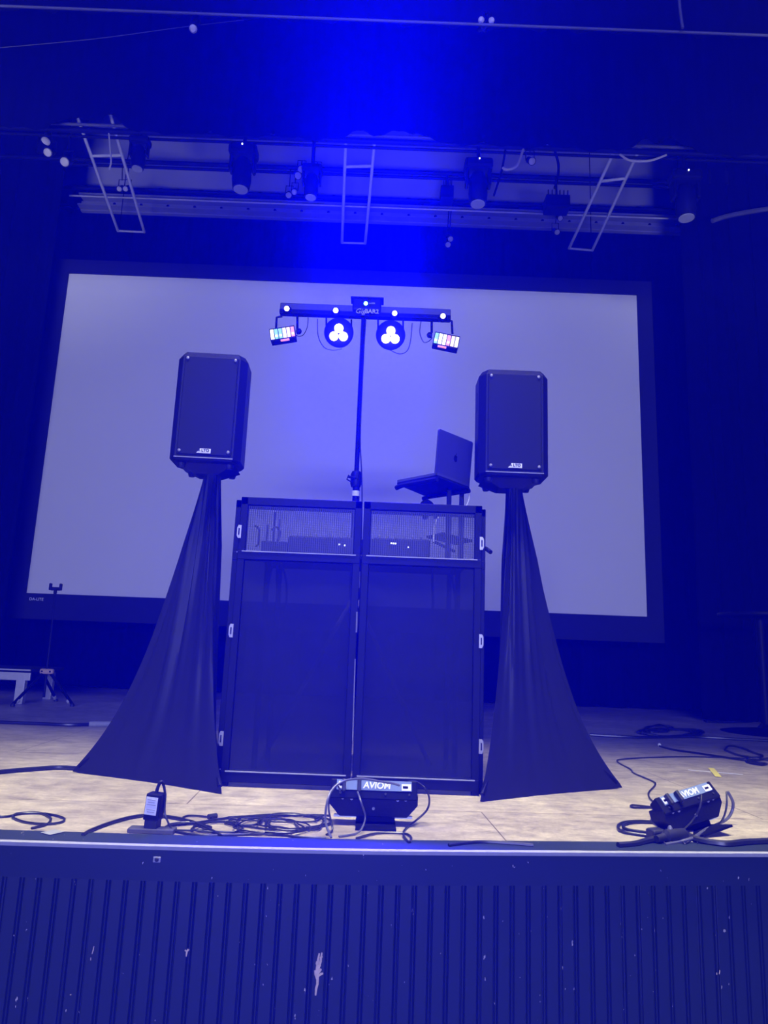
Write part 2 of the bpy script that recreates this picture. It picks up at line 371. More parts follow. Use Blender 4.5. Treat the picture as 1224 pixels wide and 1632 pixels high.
# ------------------------------------------------------------------ curtains
def curtain(name, x0, x1, z0, z1, y, label, amp=0.05, period=0.32, hem=None, rx=0.0):
    vv, ff = [], []; n = int((x1 - x0) / 0.035); nz = 6
    rnd = random.Random(name + str(x0)); ph = [rnd.uniform(0, 6) for _ in range(4)]
    for i in range(n + 1):
        x = x0 + (x1 - x0) * i / n
        w_ = math.sin(x * 2 * PI / period + 0.8 * math.sin(x * 1.7 + ph[0])) + 0.4 * math.sin(x * 2 * PI / (period * 0.43) + ph[1])
        h0 = z0 + (hem(x) if hem else 0)
        for j in range(nz + 1):
            t = j / nz; vv.append((x, y + amp * w_ * (1 - 0.45 * t), h0 + (z1 - h0) * t))
    for i in range(n):
        for j in range(nz):
            a = i * (nz + 1) + j; ff.append((a, a + nz + 1, a + nz + 2, a + 1))
    o = MB().add(vv, ff).build(name, M['drape'], smooth=True)
    m_ = o.modifiers.new('cloth_thickness', 'SOLIDIFY'); m_.thickness = 0.006
    return tag(o, label, 'curtain')
curtain('stage_curtain', -6.9, 7.0, 0.02, V(612, 352, 9.75).z, 9.78, 'wide black pleated curtain hanging behind the projection screen', 0.06, 0.42)
curtain('side_curtain', -6.2, V(14, 900, 8.4).x, 0.02, 9.2, 8.4, 'black side curtain hanging at the left edge of the stage', 0.05, 0.3)
curtain('side_curtain', V(1112, 900, 8.2).x, 6.8, 0.02, 9.2, 8.2, 'black side curtain hanging beside the right of the screen', 0.05, 0.3)
def bump(x, c, w_, h): return h * math.exp(-((x - c) / w_) ** 4)
def hem_main(x):
    s = -0.02 + 0.015 * math.sin(x * 9)
    for c_, w_, h in [(V(172, 200, 6.2).x, 0.13, 0.20), (V(120, 200, 6.2).x, 0.17, 0.13), (V(580, 220, 6.2).x, 0.17, 0.10), (V(636, 215, 6.2).x, 0.15, 0.13),
                      (V(684, 215, 6.2).x, 0.14, 0.06), (V(1030, 240, 6.2).x, 0.09, 0.15), (V(1070, 240, 6.2).x, 0.14, 0.18)]:
        s += h * math.exp(-((x - c_) / w_) ** 2)
    return s
HEM = V(612, 222, 6.2).z
curtain('border_curtain', -6.9, 6.9, HEM, 9.6, 6.2, 'broad black overhead border curtain whose scalloped hem hangs above the lighting pipes', 0.02, 0.3, hem_main)
curtain('border_curtain', -6.9, 6.9, V(612, 334, 9.9).z - 0.1, V(612, 309, 9.9).z, 10.0, 'low black border strip behind the pipes over the steel beam', 0.03, 0.3)
curtain('border_curtain', -6.9, 6.9, V(612, 34, 4.4).z + 0.03, 9.6, 4.45, 'black border curtain nearest the audience, above the topmost pipe', 0.02, 0.3)

# ------------------------------------------------------------------ pipes
def pipe(y, py, r, label, x0=-6.5, x1=6.5, dz=0.0, m='metal', bumps=True):
    z = V(612, py, y).z + dz; b = MB().tube([(x0, y, z), (x1, y, z)], r, 12)
    o = tag(b.build('lighting_pipe', M[m], smooth=True), label, 'pipe', None); return z
z_top = pipe(4.35, 33, 0.009, 'thin pale topmost pipe crossing the dark border curtain', m='dull')
z_a = pipe(6.75, 226, 0.03, 'thick dark pipe just under the scalloped curtain hem', m='metal')
z_a2 = pipe(7.0, 236, 0.016, 'slim dark conduit right below the hem pipe')
z_b = pipe(8.3, 273, 0.028, 'upper of the two dark pipes crossing the pale back wall')
z_c = pipe(8.5, 281, 0.02, 'lower of the two dark pipes crossing the pale back wall')
z_d = pipe(9.2, 318, 0.03, 'dark pipe running just above the steel beam')
z_e = pipe(9.0, 331, 0.012, 'thin pale conduit lowest of all pipes above the screen', m='steel', x0=-4.6, x1=4.4)
z_f = pipe(6.6, 217, 0.016, 'thin pale conduit brushing the scalloped hem', m='dull')

# ------------------------------------------------------------------ three hanging cable ladders
def ladder(pts, mid, label):
    A0, A1, B0, B1 = [F(x, y, 6.2) for x, y in pts]
    t = thing('cable_ladder', label, 'ladder', (A0 + B1) / 2, group='overhead cable ladders')
    MB().tube([A0, A1], 0.019, 10).build('rail', M['steel'], t, smooth=True)
    MB().tube([B0, B1], 0.019, 10).build('rail', M['steel'], t, smooth=True)
    MB().tube([A1, B1], 0.014, 8).build('rung', M['steel'], t, smooth=True)
    k = mid; MB().tube([A0.lerp(A1, k), B0.lerp(B1, k)], 0.017, 8).build('rung', M['steel'], t, smooth=True)
ladder([(122, 183), (188, 368), (175, 180), (230, 370)], 0.30, 'slanting pale two-rung ladder above the left speaker')
ladder([(551, 228), (545, 387), (597, 226), (582, 388)], 0.20, 'upright pale two-rung ladder above the lit light bar')
ladder([(977, 245), (907, 396), (1020, 236), (944, 399)], 0.25, 'slanting pale two-rung ladder high above the right speaker')

# ------------------------------------------------------------------ stage lights in the rig
def snap(px, py):
    if py < 60: return 4.35, z_top
    if py < 262: return 6.75, z_a
    if py < 330: return 8.3, z_b
    return 9.0, z_e
def par_can(px, py, Y, label, r=0.045, aim=(0.1, -1, -0.9), n=1):
    r *= snap(px, py)[0] / Y; Y, zp = snap(px, py)
    p = V(px, py, Y); a = Vector(aim).normalized()
    t = thing('stage_light', label, 'stage light', p, group='small stage lights on the pipes')
    q = a.to_track_quat('Z', 'Y').to_matrix().to_4x4(); mt = Matrix.Translation(p) @ q
    MB().lathe([(r * 0.55, -0.2), (r * 0.9, -0.16), (r * 1.0, -0.05), (r * 1.15, -0.012), (r * 1.15, 0.0)], mt, 16).build('housing', M['metal'], t, smooth=True)
    MB().lathe([(r * 0.98, 0.0), (r * 0.9, 0.012), (r * 0.5, 0.022)], mt, 16).build('lens', M['bulb'], t, smooth=True)
    b = MB(); yk = p - a * 0.1; s = Vector((1, 0, 0))
    b.tube([yk - s * r * 1.2, yk - s * r * 1.2 + Vector((0, 0, 0.12)), yk + s * r * 1.2 + Vector((0, 0, 0.12)), yk + s * r * 1.2], 0.006, 6)
    b.tube([(yk.x, yk.y, yk.z + 0.11), (p.x, Y, zp)], 0.007, 6)
    b.build('yoke', M['metal'], t); return t
for args in [(73, 225, 7.0, 'stage light with pale face pointing right, topmost at the far left of the rig', 0.05, (1, -1, 0.2)),
             (76, 243, 7.0, 'stage light tilted down just below the topmost left one'),
             (103, 258, 7.2, 'round faced stage light right of the far left pair', 0.05),
             (190, 301, 7.6, 'left one of the twin small lights inside the left ladder', 0.03),
             (200, 301, 7.6, 'right one of the twin small lights inside the left ladder', 0.03),
             (480, 270, 7.4, 'upper light in the cluster left of the middle ladder', 0.04),
             (475, 280, 7.4, 'second light in the cluster left of the middle ladder', 0.04),
             (505, 272, 7.5, 'lone light between the cluster and the middle ladder', 0.038),
             (460, 311, 7.6, 'lowest light of the cluster left of the middle ladder', 0.035),
             (469, 306, 7.6, 'light beside the lowest one in the cluster left of the middle ladder', 0.033),
             (848, 257, 7.2, 'small light under the hem pipe left of the right ladder', 0.04),
             (718, 381, 8.4, 'upper of two pale lights hanging below the beam right of centre', 0.035),
             (714, 390, 8.4, 'lower of two pale lights hanging below the beam right of centre', 0.035),
             (893, 348, 8.4, 'upper of two pale lights just left of the right ladder', 0.033),
             (888, 370, 8.4, 'lower of two pale lights just left of the right ladder', 0.035),
             (308, 46, 5.5, 'single pale light hanging high up on the left below the top pipe', 0.036, (0.1, -0.6, -1)),
             (1146, 358, 7.6, 'left one of the bright pair of lights at the far right', 0.04),
             (1157, 357, 7.6, 'right one of the bright pair of lights at the far right', 0.04),
             (767, 32, 4.2, 'left one of the pair of lights sitting on the topmost pipe', 0.022, (-0.3, -1, -0.5)),
             (783, 33, 4.2, 'right one of the pair of lights sitting on the topmost pipe', 0.022, (0.4, -1, -0.5))]:
    par_can(*args)

def moving_head(px, py, Y, label, s=1.0, led=True):
    s *= 6.75 / Y; Y = 6.75; p = V(px, py, Y); t = thing('moving_head_light', label, 'stage light', p, group='large moving head lights')
    MB().box((0, 0, 0.16 * s), (0.34 * s, 0.22 * s, 0.13 * s), bevel=0.03).build('base', M['metal'], t, world=False)
    for sx in (-1, 1): MB().box((sx * 0.135 * s, 0, 0.0), (0.04 * s, 0.13 * s, 0.22 * s), bevel=0.015).build('yoke_arm', M['metal'], t, world=False)
    MB().lathe([(0.05 * s, -0.34 * s), (0.10 * s, -0.33 * s), (0.115 * s, -0.22 * s), (0.11 * s, -0.02 * s), (0.08 * s, 0.05 * s)], None, 20).build('head', M['metal'], t, world=False, smooth=True)
    MB().lathe([(0.085 * s, -0.345 * s), (0.085 * s, -0.335 * s)], None, 20).build('lens', M['grey'], t, world=False)
    MB().tube([(0, 0, 0.2 * s), (0, 0, z_a - p.z)], 0.02, 8).build('clamp', M['metal'], t, world=False)
    if led: MB().box((0, -0.115 * s, 0.19 * s), (0.012, 0.01, 0.012)).build('status_led', M['led'], t, world=False)
moving_head(387, 262, 7.6, 'large dark moving head light with a bright dot, left of centre')
moving_head(762, 285, 7.6, 'large dark moving head light with a bright dot, right of centre')
moving_head(1092, 305, 7.6, 'large dark moving head light with a bright dot, right of the right ladder', 1.05)
moving_head(222, 240, 7.8, 'dark moving head light without a dot, behind the left ladder', 0.75, False)
moving_head(497, 285, 8.2, 'dark moving head light between the light cluster and the middle ladder', 0.8, False)
def cyc(px, py, Y, label, wd=0.3):
    wd *= 8.3 / Y; Y = 8.3; p = V(px, py, Y); t = thing('flood_light', label, 'stage light', p, group='boxy flood lights')
    MB().box((0, 0, 0), (wd, 0.2, 0.18), bevel=0.01).build('housing', M['metal'], t, world=False)
    b = MB()
    for i in range(6): b.box((-wd / 2 + 0.03 + i * (wd - 0.06) / 5, -0.08, 0.12), (0.012, 0.02, 0.08))
    b.build('cooling_fin', M['metal'], t, world=False)
    MB().tube([(0, 0, 0.05), (0, 0, z_b - p.z)], 0.015, 8).build('clamp', M['metal'], t, world=False)
cyc(887, 327, 8.0, 'boxy finned flood light under the pipes left of the right ladder', 0.3)
cyc(712, 312, 8.0, 'boxy finned flood light beside the moving head right of centre', 0.16)
cyc(1140, 290, 8.0, 'boxy flood light at the far right end of the rig', 0.26)
def hang(name, pts, Y, r, m, label, cat):
    return tag(MB().tube([V(x, y, Y) for x, y in pts], r, 7, smooth=5).build(name, M[m], smooth=True), label, cat)
hang('hanging_cable', [(884, 240), (890, 262), (889, 282), (884, 300)], 6.8, 0.014, 'metal', 'dark cable loop hanging in front of the pale wall left of the right ladder', 'cable')
hang('hanging_cable', [(806, 236), (800, 270), (792, 297), (787, 312)], 6.8, 0.012, 'metal', 'dark cable drooping right of the centre moving head', 'cable')
hang('hanging_cable', [(801, 267), (806, 270), (815, 269), (825, 262), (834, 238)], 6.75, 0.014, 'bulb', 'short pale cable curve under the hem pipe right of centre', 'cable')
hang('hanging_cable', [(173, 208), (176, 243), (177, 258), (174, 270)], 6.75, 0.009, 'steel', 'thin pale cable dangling inside the left ladder', 'cable')
hang('hanging_cable', [(988, 246), (1002, 255), (1020, 257), (1040, 255), (1062, 247)], 6.75, 0.012, 'bulb', 'pale cable swag below the hem just right of the right ladder', 'cable')
hang('hanging_chain', [(1082, -5), (1084, 18), (1088, 45)], 4.3, 0.010, 'dull', 'short chain hanging at the top right above the topmost pipe', 'chain')
hang('hanging_cable', [(0, 76), (150, 62), (300, 42), (470, 22), (640, -4)], 5.6, 0.003, 'dull', 'hair thin wire rising from the left edge across the border curtain', 'wire')
p = V(1150, 352, 8.6)
hang('conduit', [(1135, 352), (1165, 343), (1224, 333), (1300, 325)], 7.9, 0.03, 'dull', 'pale conduit running off to the right edge above the bright light pair', 'conduit')

# ------------------------------------------------------------------ projection screen
Y0 = 9.0; xa, xb, za, zb = -4.465, 3.366, 1.186, 5.58
t = thing('projection_screen', 'huge blank projection screen in a black frame hanging behind the booth', 'projection screen', ((xa + xb) / 2, Y0, za))
MB().box(((xa + xb) / 2, Y0 + 0.02, (za + zb) / 2), (xb - xa, 0.01, zb - za)).build('screen_surface', M['screen'], t)
b = MB(); fwid = 0.2; fb = 0.32
b.box((xa - fwid / 2, Y0 + 0.01, (za + zb) / 2), (fwid, 0.05, zb - za)); b.box((xb + fwid / 2, Y0 + 0.01, (za + zb) / 2), (fwid, 0.05, zb - za))
b.box(((xa + xb) / 2, Y0 + 0.01, zb + fwid / 2), (xb - xa + 2 * fwid, 0.05, fwid)); b.box(((xa + xb) / 2, Y0 + 0.01, za - fb / 2), (xb - xa + 2 * fwid, 0.05, fb))
b.build('frame', M['masking'], t)
text('maker_tag', 'DA-LITE', 0.05, M['white'], t, face_mtx(V(58, 955, Y0 - 0.03)))
for x in (xa + 0.6, xb - 0.6): MB().tube([(x, Y0 + 0.05, zb + 0.1), (x, Y0 + 0.05, 9.9)], 0.006, 6).build('suspension_cable', M['drape'], t)

# ------------------------------------------------------------------ DJ facade
YF = 3.5
def zF(px, py, Y=YF): return V(px, py, Y).z
ZT = 1.378; Z_MID1 = zF(470, 881); Z_MID0 = zF(470, 895); st = 0.036
fac = thing('dj_facade', 'black folding booth facade with mesh windows above stretched dark fabric panels', 'booth facade', (-0.107, YF, 0))
def panel(x0, x1, y, ztop):
    b = MB(); d = 0.03
    b.box((x0 + st / 2, y, ztop / 2), (st, d, ztop), bevel=0.003); b.box((x1 - st / 2, y, ztop / 2), (st, d, ztop), bevel=0.003)
    b.box(((x0 + x1) / 2, y, ztop - 0.02), (x1 - x0, d, 0.04), bevel=0.003)
    b.box(((x0 + x1) / 2, y, (Z_MID0 + Z_MID1) / 2), (x1 - x0, d + 0.004, Z_MID1 - Z_MID0), bevel=0.003)
    b.box(((x0 + x1) / 2, y, 0.045), (x1 - x0, d + 0.004, 0.05), bevel=0.003)
    fr = b.build('panel_frame', M['metal'], fac)
    if y < YF + 0.02: MB().box(((x0 + x1) / 2, y + 0.004, (ztop + Z_MID1) / 2 - 0.005), (x1 - x0 - 0.03, 0.002, ztop - Z_MID1 - 0.02)).build('mesh_window', M['mesh'], fr)
    # fabric with shallow sag
    vv, ff = [], []; nx, nz = 18, 36; zl, zh = 0.06, Z_MID0 + 0.005
    for i in range(nx + 1):
        for j in range(nz + 1):
            u, v = i / nx, j / nz
            e = min(u, 1 - u, v * 1.6, (1 - v) * 1.6); s_ = min(1, e / 0.12)
            vv.append((x0 + 0.012 + (x1 - x0 - 0.024) * u, y + 0.002 + 0.012 * s_ + 0.002 * math.sin(9 * u + 5 * v) * s_, zl + (zh - zl) * v))
    for i in range(nx):
        for j in range(nz): a = i * (nz + 1) + j; ff.append((a, a + nz + 1, a + nz + 2, a + 1))
    MB().add(vv, ff).build('fabric_panel', M['sheer'], fr, smooth=True)
    for zl in (Z_MID1 - 0.003, 0.069): MB().box(((x0 + x1) / 2, y - 0.018, zl), (x1 - x0 - 2 * st * 0.6, 0.006, 0.005)).build('ledge_glint', M['edge'], fr)  # pale strips paint the overhead light caught along the ledges
panel(-0.716, -0.109, YF, ZT); panel(-0.101, 0.492, YF, ZT)
panel(-0.750, -0.112, YF + 0.045, ZT - 0.008); panel(-0.098, 0.516, YF + 0.045, ZT - 0.008)
def hinge(px, py, wd=0.026, ht=0.07, Y=YF - 0.022):
    p = V(px, py, Y); b = MB(); w2, h2 = wd / 2, ht / 2
    pts = [(-w2, -h2), (w2 * 0.4, -h2), (w2, -h2 * 0.6), (w2, h2 * 0.6), (w2 * 0.4, h2), (-w2, h2)]
    if px < 500: pts = [(-x, z) for x, z in pts][::-1]
    b.prism([(x + p.x, z + p.z) for x, z in pts], p.y, p.y + 0.008, bevel=0.001)
    o = b.build('hinge', M['chrome'], fac)
    MB().box((p.x, p.y - 0.003, p.z), (0.005, 0.006, ht * 0.5)).build('hinge_slot', M['metal'], o)
for q in [(381, 847), (368, 1005), (352, 1177), (768, 866), (767, 1022), (767, 1190)]: hinge(*q, wd=0.022, ht=0.066)
MB().tube([V(774, 874, 3.55), V(782, 880, 3.5)], 0.011, 8).build('latch_knob', M['plastic'], fac, smooth=True)
MB().tube([V(566, 1050, 3.482) + Vector((0, 0, 0)), V(562, 1180, 3.482)], 0.003, 6).build('centre_hinge', M['chrome'], fac)
MB().tube([V(569, 975, 3.482), V(568, 1008, 3.482)], 0.004, 6).build('centre_hinge', M['chrome'], fac)

# ------------------------------------------------------------------ table and gear behind the facade
TZ = V(480, 882, 3.72).z
t = thing('dj_table', 'black folding table hidden behind the booth facade', 'table', (-0.1, 3.95, 0))
MB().box((-0.1, 3.95, TZ - 0.015), (1.12, 0.55, 0.03), bevel=0.005).build('table_top', M['plastic'], t)
for sx in (-1, 1):
    for yy in (3.72, 4.18): MB().tube([(-0.1 + sx * 0.5, yy, TZ - 0.03), (-0.1 + sx * 0.5, yy, 0.0)], 0.014, 8).build('leg', M['metal'], t, smooth=True)
t = thing('dj_controller', 'low dark DJ controller with small lit knobs seen through the left mesh window', 'dj controller', (-0.25, 3.85, TZ))
MB().box((-0.27, 3.85, TZ + 0.045), (0.46, 0.3, 0.09), bevel=0.008).build('body', M['plastic'], t)
for i in range(9):
    MB().lathe([(0.011, 0), (0.010, 0.018), (0.004, 0.02)], Matrix.Translation((-0.45 + i * 0.045, 3.74 + 0.02 * (i % 2), TZ + 0.09)), 10).build('knob', M['grey'], t)
for px in (541, 549): MB().box(V(px, 868 + (px - 541) * .1, 3.69), (0.008, 0.004, 0.008)).build('indicator_light', M['led'], t)
t = thing('audio_mixer', 'small dark audio mixer with white lettering seen through the right mesh window', 'audio mixer', (0.07, 3.85, TZ))
MB().box((0.1, 3.85, TZ + 0.05), (0.3, 0.25, 0.1), bevel=0.008).build('body', M['plastic'], t)
for i in range(6): MB().lathe([(0.008, 0), (0.007, 0.02), (0.003, 0.022)], Matrix.Translation((-0.02 + i * 0.045, 3.78, TZ + 0.10)), 10).build('knob', M['grey'], t)
MB().box(V(627, 866, 3.72), (0.03, 0.002, 0.006)).build('lit_display', M['led'], t)
MB().box(V(651, 872, 3.72), (0.006, 0.002, 0.006)).build('indicator_light', M['led'], t)
t = thing('antenna_receiver', 'small receiver with upright antenna stubs at the left end of the booth table', 'receiver', (-0.58, 3.75, TZ))
MB().box((-0.575, 3.78, TZ + 0.03), (0.14, 0.12, 0.06), bevel=0.005).build('body', M['plastic'], t)
for i, (dx, h_) in enumerate([(-0.045, 0.10), (-0.01, 0.17), (0.02, 0.13)]): MB().tube([(-0.575 + dx, 3.74, TZ + 0.05), (-0.575 + dx, 3.74, TZ + 0.05 + h_)], 0.006, 6).build('antenna', M['rubber'], t)
for k, (pts, lb) in enumerate([([(405, 838), (412, 842), (413, 862), (408, 872)], 'black cable arching over the left end of the booth table'),
                ([(433, 845), (440, 840), (446, 848), (442, 866)], 'black cable loop beside the antenna stubs'),
                ([(437, 893), (430, 920), (424, 960), (420, 1000)], 'leftmost cable hanging down behind the left fabric panel'),
                ([(443, 893), (441, 925), (444, 960), (438, 1000)], 'middle cable hanging down behind the left fabric panel'),
                ([(446, 893), (456, 925), (456, 962), (450, 1000)], 'rightmost cable hanging down behind the left fabric panel'),
                ([(690, 905), (689, 930), (690, 958), (688, 1000)], 'cable hanging down behind the right fabric panel'),
                ([(718, 905), (722, 930), (728, 975)], 'second cable hanging down behind the right fabric panel')]):
    tag(MB().tube([V(x, y, 3.66) for x, y in pts], 0.006, 6, smooth=5).build('cable', M['cable'], smooth=True), lb, 'cable')
tag(MB().tube([V(x, y, 3.62) for x, y in [(699, 824), (694, 835), (692, 850), (691, 864)]], 0.006, 6, smooth=5).build('charging_cable', M['white'], smooth=True), 'short white cable curving behind the right mesh window', 'cable')
t = thing('headphones', 'black headphones whose rounded band peeks over the facade top left of the laptop', 'headphones', V(680, 803, 3.75))
MB().tube([V(672, 812, 3.75), V(674, 803, 3.75), V(680, 800, 3.75), V(687, 804, 3.76), V(691, 812, 3.77)], 0.014, 8, smooth=4).build('headband', M['plastic'], t, smooth=True)
for q in ((673, 818), (692, 818)): MB().lathe([(0.03, 0), (0.035, 0.012), (0.03, 0.03)], Matrix.Translation(V(q[0], q[1], 3.76)) @ Matrix.Rotation(PI / 2, 4, 'Y'), 14).build('ear_cup', M['plastic'], t, smooth=True)

# laptop on its stand
ZL = 1.56
Q = [F(633, 769, ZL), F(697, 757, ZL), F(748, 776, ZL), F(676, 787, ZL)]   # free edge, hinge left, hinge right, free edge right
xdir = (Q[2] - Q[1]).normalized(); ydir = Vector((0, 0, 1)).cross(xdir)
if (Q[0] - Q[1]).dot(ydir) < 0: ydir = -ydir
W_ = (Q[2] - Q[1]).length; D_ = ((Q[0] - Q[1]).length + (Q[3] - Q[2]).length) / 2
st_t = thing('laptop_stand', 'black two-post laptop stand rising from behind the facade', 'laptop stand', (Q[1] + Q[3]) / 2 - Vector((0, 0, ZL - TZ)))
cen = (Q[0] + Q[1] + Q[2] + Q[3]) / 4
b = MB()
tray = [Q[0], Q[1], Q[2], Q[3]]
b.add([p + Vector((0, 0, 0.0)) for p in tray] + [p - Vector((0, 0, 0.012)) for p in tray], [(0, 1, 2, 3), (7, 6, 5, 4), (0, 4, 5, 1), (1, 5, 6, 2), (2, 6, 7, 3), (3, 7, 4, 0)])
b.build('tray', M['plastic'], st_t)
for A_, B_ in ((Q[0], Q[1]), (Q[3], Q[2])):
    MB().tube([A_.lerp(B_, -0.02) - Vector((0, 0, 0.03)), A_.lerp(B_, 0.12) - Vector((0, 0, 0.022)), A_.lerp(B_, 1.0) - Vector((0, 0, 0.022))], 0.014, 8).build('support_arm', M['plastic'], st_t, smooth=True)
for (ax, ay), Y in (((716, 778), 3.86), ((736, 778), 3.94)):
    p = V(ax, ay, Y); MB().box((p.x, Y, (p.z + TZ) / 2), (0.026, 0.02, p.z - TZ), bevel=0.004).build('post', M['metal'], st_t)
p = (V(716, 800, 3.86) + V(736, 800, 3.94)) / 2
MB().box((p.x, p.y, TZ + 0.006), (0.22, 0.2, 0.012), bevel=0.003).build('foot_plate', M['metal'], st_t)
b = MB(); b.box((p.x - 0.03, 3.9, 1.27), (0.20, 0.16, 0.012), rot=(0, 0.1, 0.5)); b.build('lower_shelf', M['plastic'], st_t)
MB().tube([(p.x - 0.12, 3.88, 1.25), (p.x, 3.9, 1.2)], 0.008, 6).build('shelf_brace', M['metal'], st_t)
lp = thing('laptop', 'open grey laptop on the raised stand, lid back towards the audience', 'laptop', (Q[1] + Q[3]) / 2)
up = Vector((0, 0, 1))
b = MB(); vv = [p + up * 0.001 for p in tray] + [p + up * 0.014 for p in tray]
b.add(vv, [(3, 2, 1, 0), (4, 5, 6, 7), (0, 1, 5, 4), (1, 2, 6, 5), (2, 3, 7, 6), (3, 0, 4, 7)]); b.build('keyboard_base', M['laptop'], lp)
HL = Q[1] + up * 0.014; HR = Q[2] + up * 0.014
tilt = Vector((-ydir.x, -ydir.y, 0)) * 0.18
def at_lid(px, py):     # meet the lid plane
    nrm = (HR - HL).cross(up + tilt); d = ray(px, py); return CAM + d * ((HL - CAM).dot(nrm) / d.dot(nrm))
TL, TR = at_lid(700, 683), at_lid(754, 705)
LL, LR = at_lid(694, 756), at_lid(748, 776)
nrm = (HR - HL).cross(up).normalized()
if nrm.dot(CAM - HL) < 0: nrm = -nrm
nsg = nrm
# rounded lid outline
ex = (LR - LL); ey_l = TL - LL; ey_r = TR - LR
def lidp(u, v): return LL + ex * u + (ey_l * (1 - u) + ey_r * u) * v
ol = []
for cx, cy, a0 in ((0.96, 0.96, 0), (0.04, 0.96, 90), (0.0, 0.0, 180), (1.0, 0.0, 270)):
    if cy > 0.5:
        for k in range(5): a = math.radians(a0 + k * 22.5); ol.append(lidp(cx + 0.04 * math.cos(a), cy + 0.04 * math.sin(a)))
    else: ol.append(lidp(cx, cy))
n = len(ol); b = MB(); b.add(ol + [q - nsg * 0.008 for q in ol], [tuple(range(n)), tuple(range(2 * n - 1, n - 1, -1))] + [(i, (i + 1) % n, (i + 1) % n + n, i + n) for i in range(n)])
b.build('lid', M['laptop'], lp)
# fruit emblem: bitten disc with leaf
mt = Matrix.Translation(nsg * 0.0008); c0 = at_lid(726, 731) + nsg * 0.001; ux = ex.normalized(); uy = ey_l.normalized(); s_ = 0.019
prof = []
for k in range(40):
    a = 2 * PI * k / 40; r_ = s_ * (1 - 0.14 * math.exp(-((a - PI / 2 + 0) / 0.28) ** 2) - 0.1 * math.exp(-((a - 1.5 * PI) / 0.25) ** 2))
    x_, y_ = r_ * 0.9 * math.cos(a), r_ * math.sin(a)
    dx, dy = x_ - s_ * 1.15, y_ - s_ * 0.1; dd = math.hypot(dx, dy)
    if dd < s_ * 0.5: x_, y_ = s_ * 1.15 + dx / dd * s_ * 0.5, s_ * 0.1 + dy / dd * s_ * 0.5
    prof.append(c0 + ux * x_ + uy * y_)
b = MB(); n = len(prof); ctr = c0 - ux * 0.003
b.add([ctr] + prof, [(0, i + 1, (i + 1) % n + 1) for i in range(n)])
leaf = [c0 + ux * (s_ * 0.05 + s_ * q[0]) + uy * (s_ * 1.25 + s_ * q[1]) for q in [(-0.1, -0.3), (0.12, -0.22), (0.3, 0.05), (0.32, 0.35), (0.1, 0.22), (-0.06, 0)]]
b.add(leaf, [tuple(range(6))]); b.build('fruit_emblem', M['metal'], lp)
tag(MB().tube([V(x, y, 3.93) for x, y in [(744, 776), (748, 784), (747, 797), (742, 810)]], 0.004, 6, smooth=5).build('charging_cable', M['white'], smooth=True), 'thin white cable hanging from the laptop behind its stand post', 'cable')

# ------------------------------------------------------------------ light bar, its stand
YB = 4.4
def B(px, py, dy=0.0): return V(px, py, YB + dy)
ls = thing('lighting_stand', 'tall black tripod pole holding up the light bar behind the booth', 'lighting stand', (-0.155, YB, 0))
ptop = B(581, 508); pbot = Vector((-0.157, YB, 0.05)); pm = B(567, 785)
MB().tube([B(579.5, 505), B(568, 758)], 0.0155, 12).build('upper_pole', M['metal'], ls, smooth=True)
MB().tube([B(568.5, 752), Vector((-0.16, YB, 0.12))], 0.023, 12).build('lower_pole', M['metal'], ls, smooth=True)
MB().lathe([(0.03, -0.05), (0.036, -0.03), (0.036, 0.03), (0.028, 0.05)], Matrix.Translation(B(567.5, 764)), 16).build('collar', M['plastic'], ls, smooth=True)
MB().tube([B(568, 762, -0.03), B(556, 760, -0.05)], 0.008, 8).build('locking_knob', M['plastic'], ls, smooth=True)
MB().tube([B(556, 757, -0.05), B(553, 764, -0.05), B(560, 768, -0.04)], 0.005, 6).build('locking_handle', M['plastic'], ls, smooth=True)
MB().lathe([(0.0245, -0.017), (0.0245, 0.017)], Matrix.Translation(B(567, 787)), 16).build('silver_band', M['white'], ls, smooth=True)
hub = Vector((-0.16, YB, 0.98))
MB().lathe([(0.03, -0.04), (0.034, 0), (0.03, 0.04)], Matrix.Translation(hub), 12).build('leg_hub', M['plastic'], ls, smooth=True)
for a in (-150, -30, 90):
    MB().tube([hub, (hub.x + 0.55 * math.cos(math.radians(a)), YB + 0.4 * math.sin(math.radians(a)), 0.015)], 0.013, 8).build('leg', M['steel'], ls, smooth=True)

lb = thing('light_bar', 'long DJ light bar with lit lamps on top of the central pole', 'light bar', B(583, 500))
bc = B(582, 502); BX0, BX1 = B(446, 500).x, B(718, 505).x
zr = bc.z
MB().box(((BX0 + BX1) / 2, YB, zr - 0.005), (BX1 - BX0, 0.055, 0.03), bevel=0.004).build('rail', M['metal'], lb)
MB().box(((BX0 + BX1) / 2, YB + 0.01, zr + 0.035), (BX1 - BX0, 0.05, 0.05), bevel=0.006).build('housing', M['greyplastic'], lb)
MB().box((bc.x + 0.01, YB - 0.01, zr + 0.055), (0.19, 0.085, 0.085), bevel=0.01).build('control_box', M['plastic'], lb)
MB().box((bc.x + 0.01, YB + 0.0, zr + 0.103), (0.22, 0.1, 0.008), bevel=0.003).build('top_plate', M['plastic'], lb)
fmx = face_mtx(B(583, 495.5, -0.055))
text('logo', 'Gig', 0.048, M['dim_print'], lb, face_mtx(B(574, 496, -0.056)), shear=0.3)
text('logo', 'BAR2', 0.04, M['dim_print'], lb, face_mtx(B(592.5, 496.5, -0.056)), bold=0.0008)
text('model_letters', 'LASER', 0.015, M['dim_print'], lb, face_mtx(B(593, 483.5, -0.056)))
def disc(name, c, r, d, m, root, depth=0.01, n=20):
    q = Vector(d).normalized().to_track_quat('Z', 'Y').to_matrix().to_4x4()
    return MB().lathe([(r, -depth), (r, 0), (r * 0.8, depth * 0.6), (r * 0.35, depth)], Matrix.Translation(c) @ q, n).build(name, m, root, smooth=True)
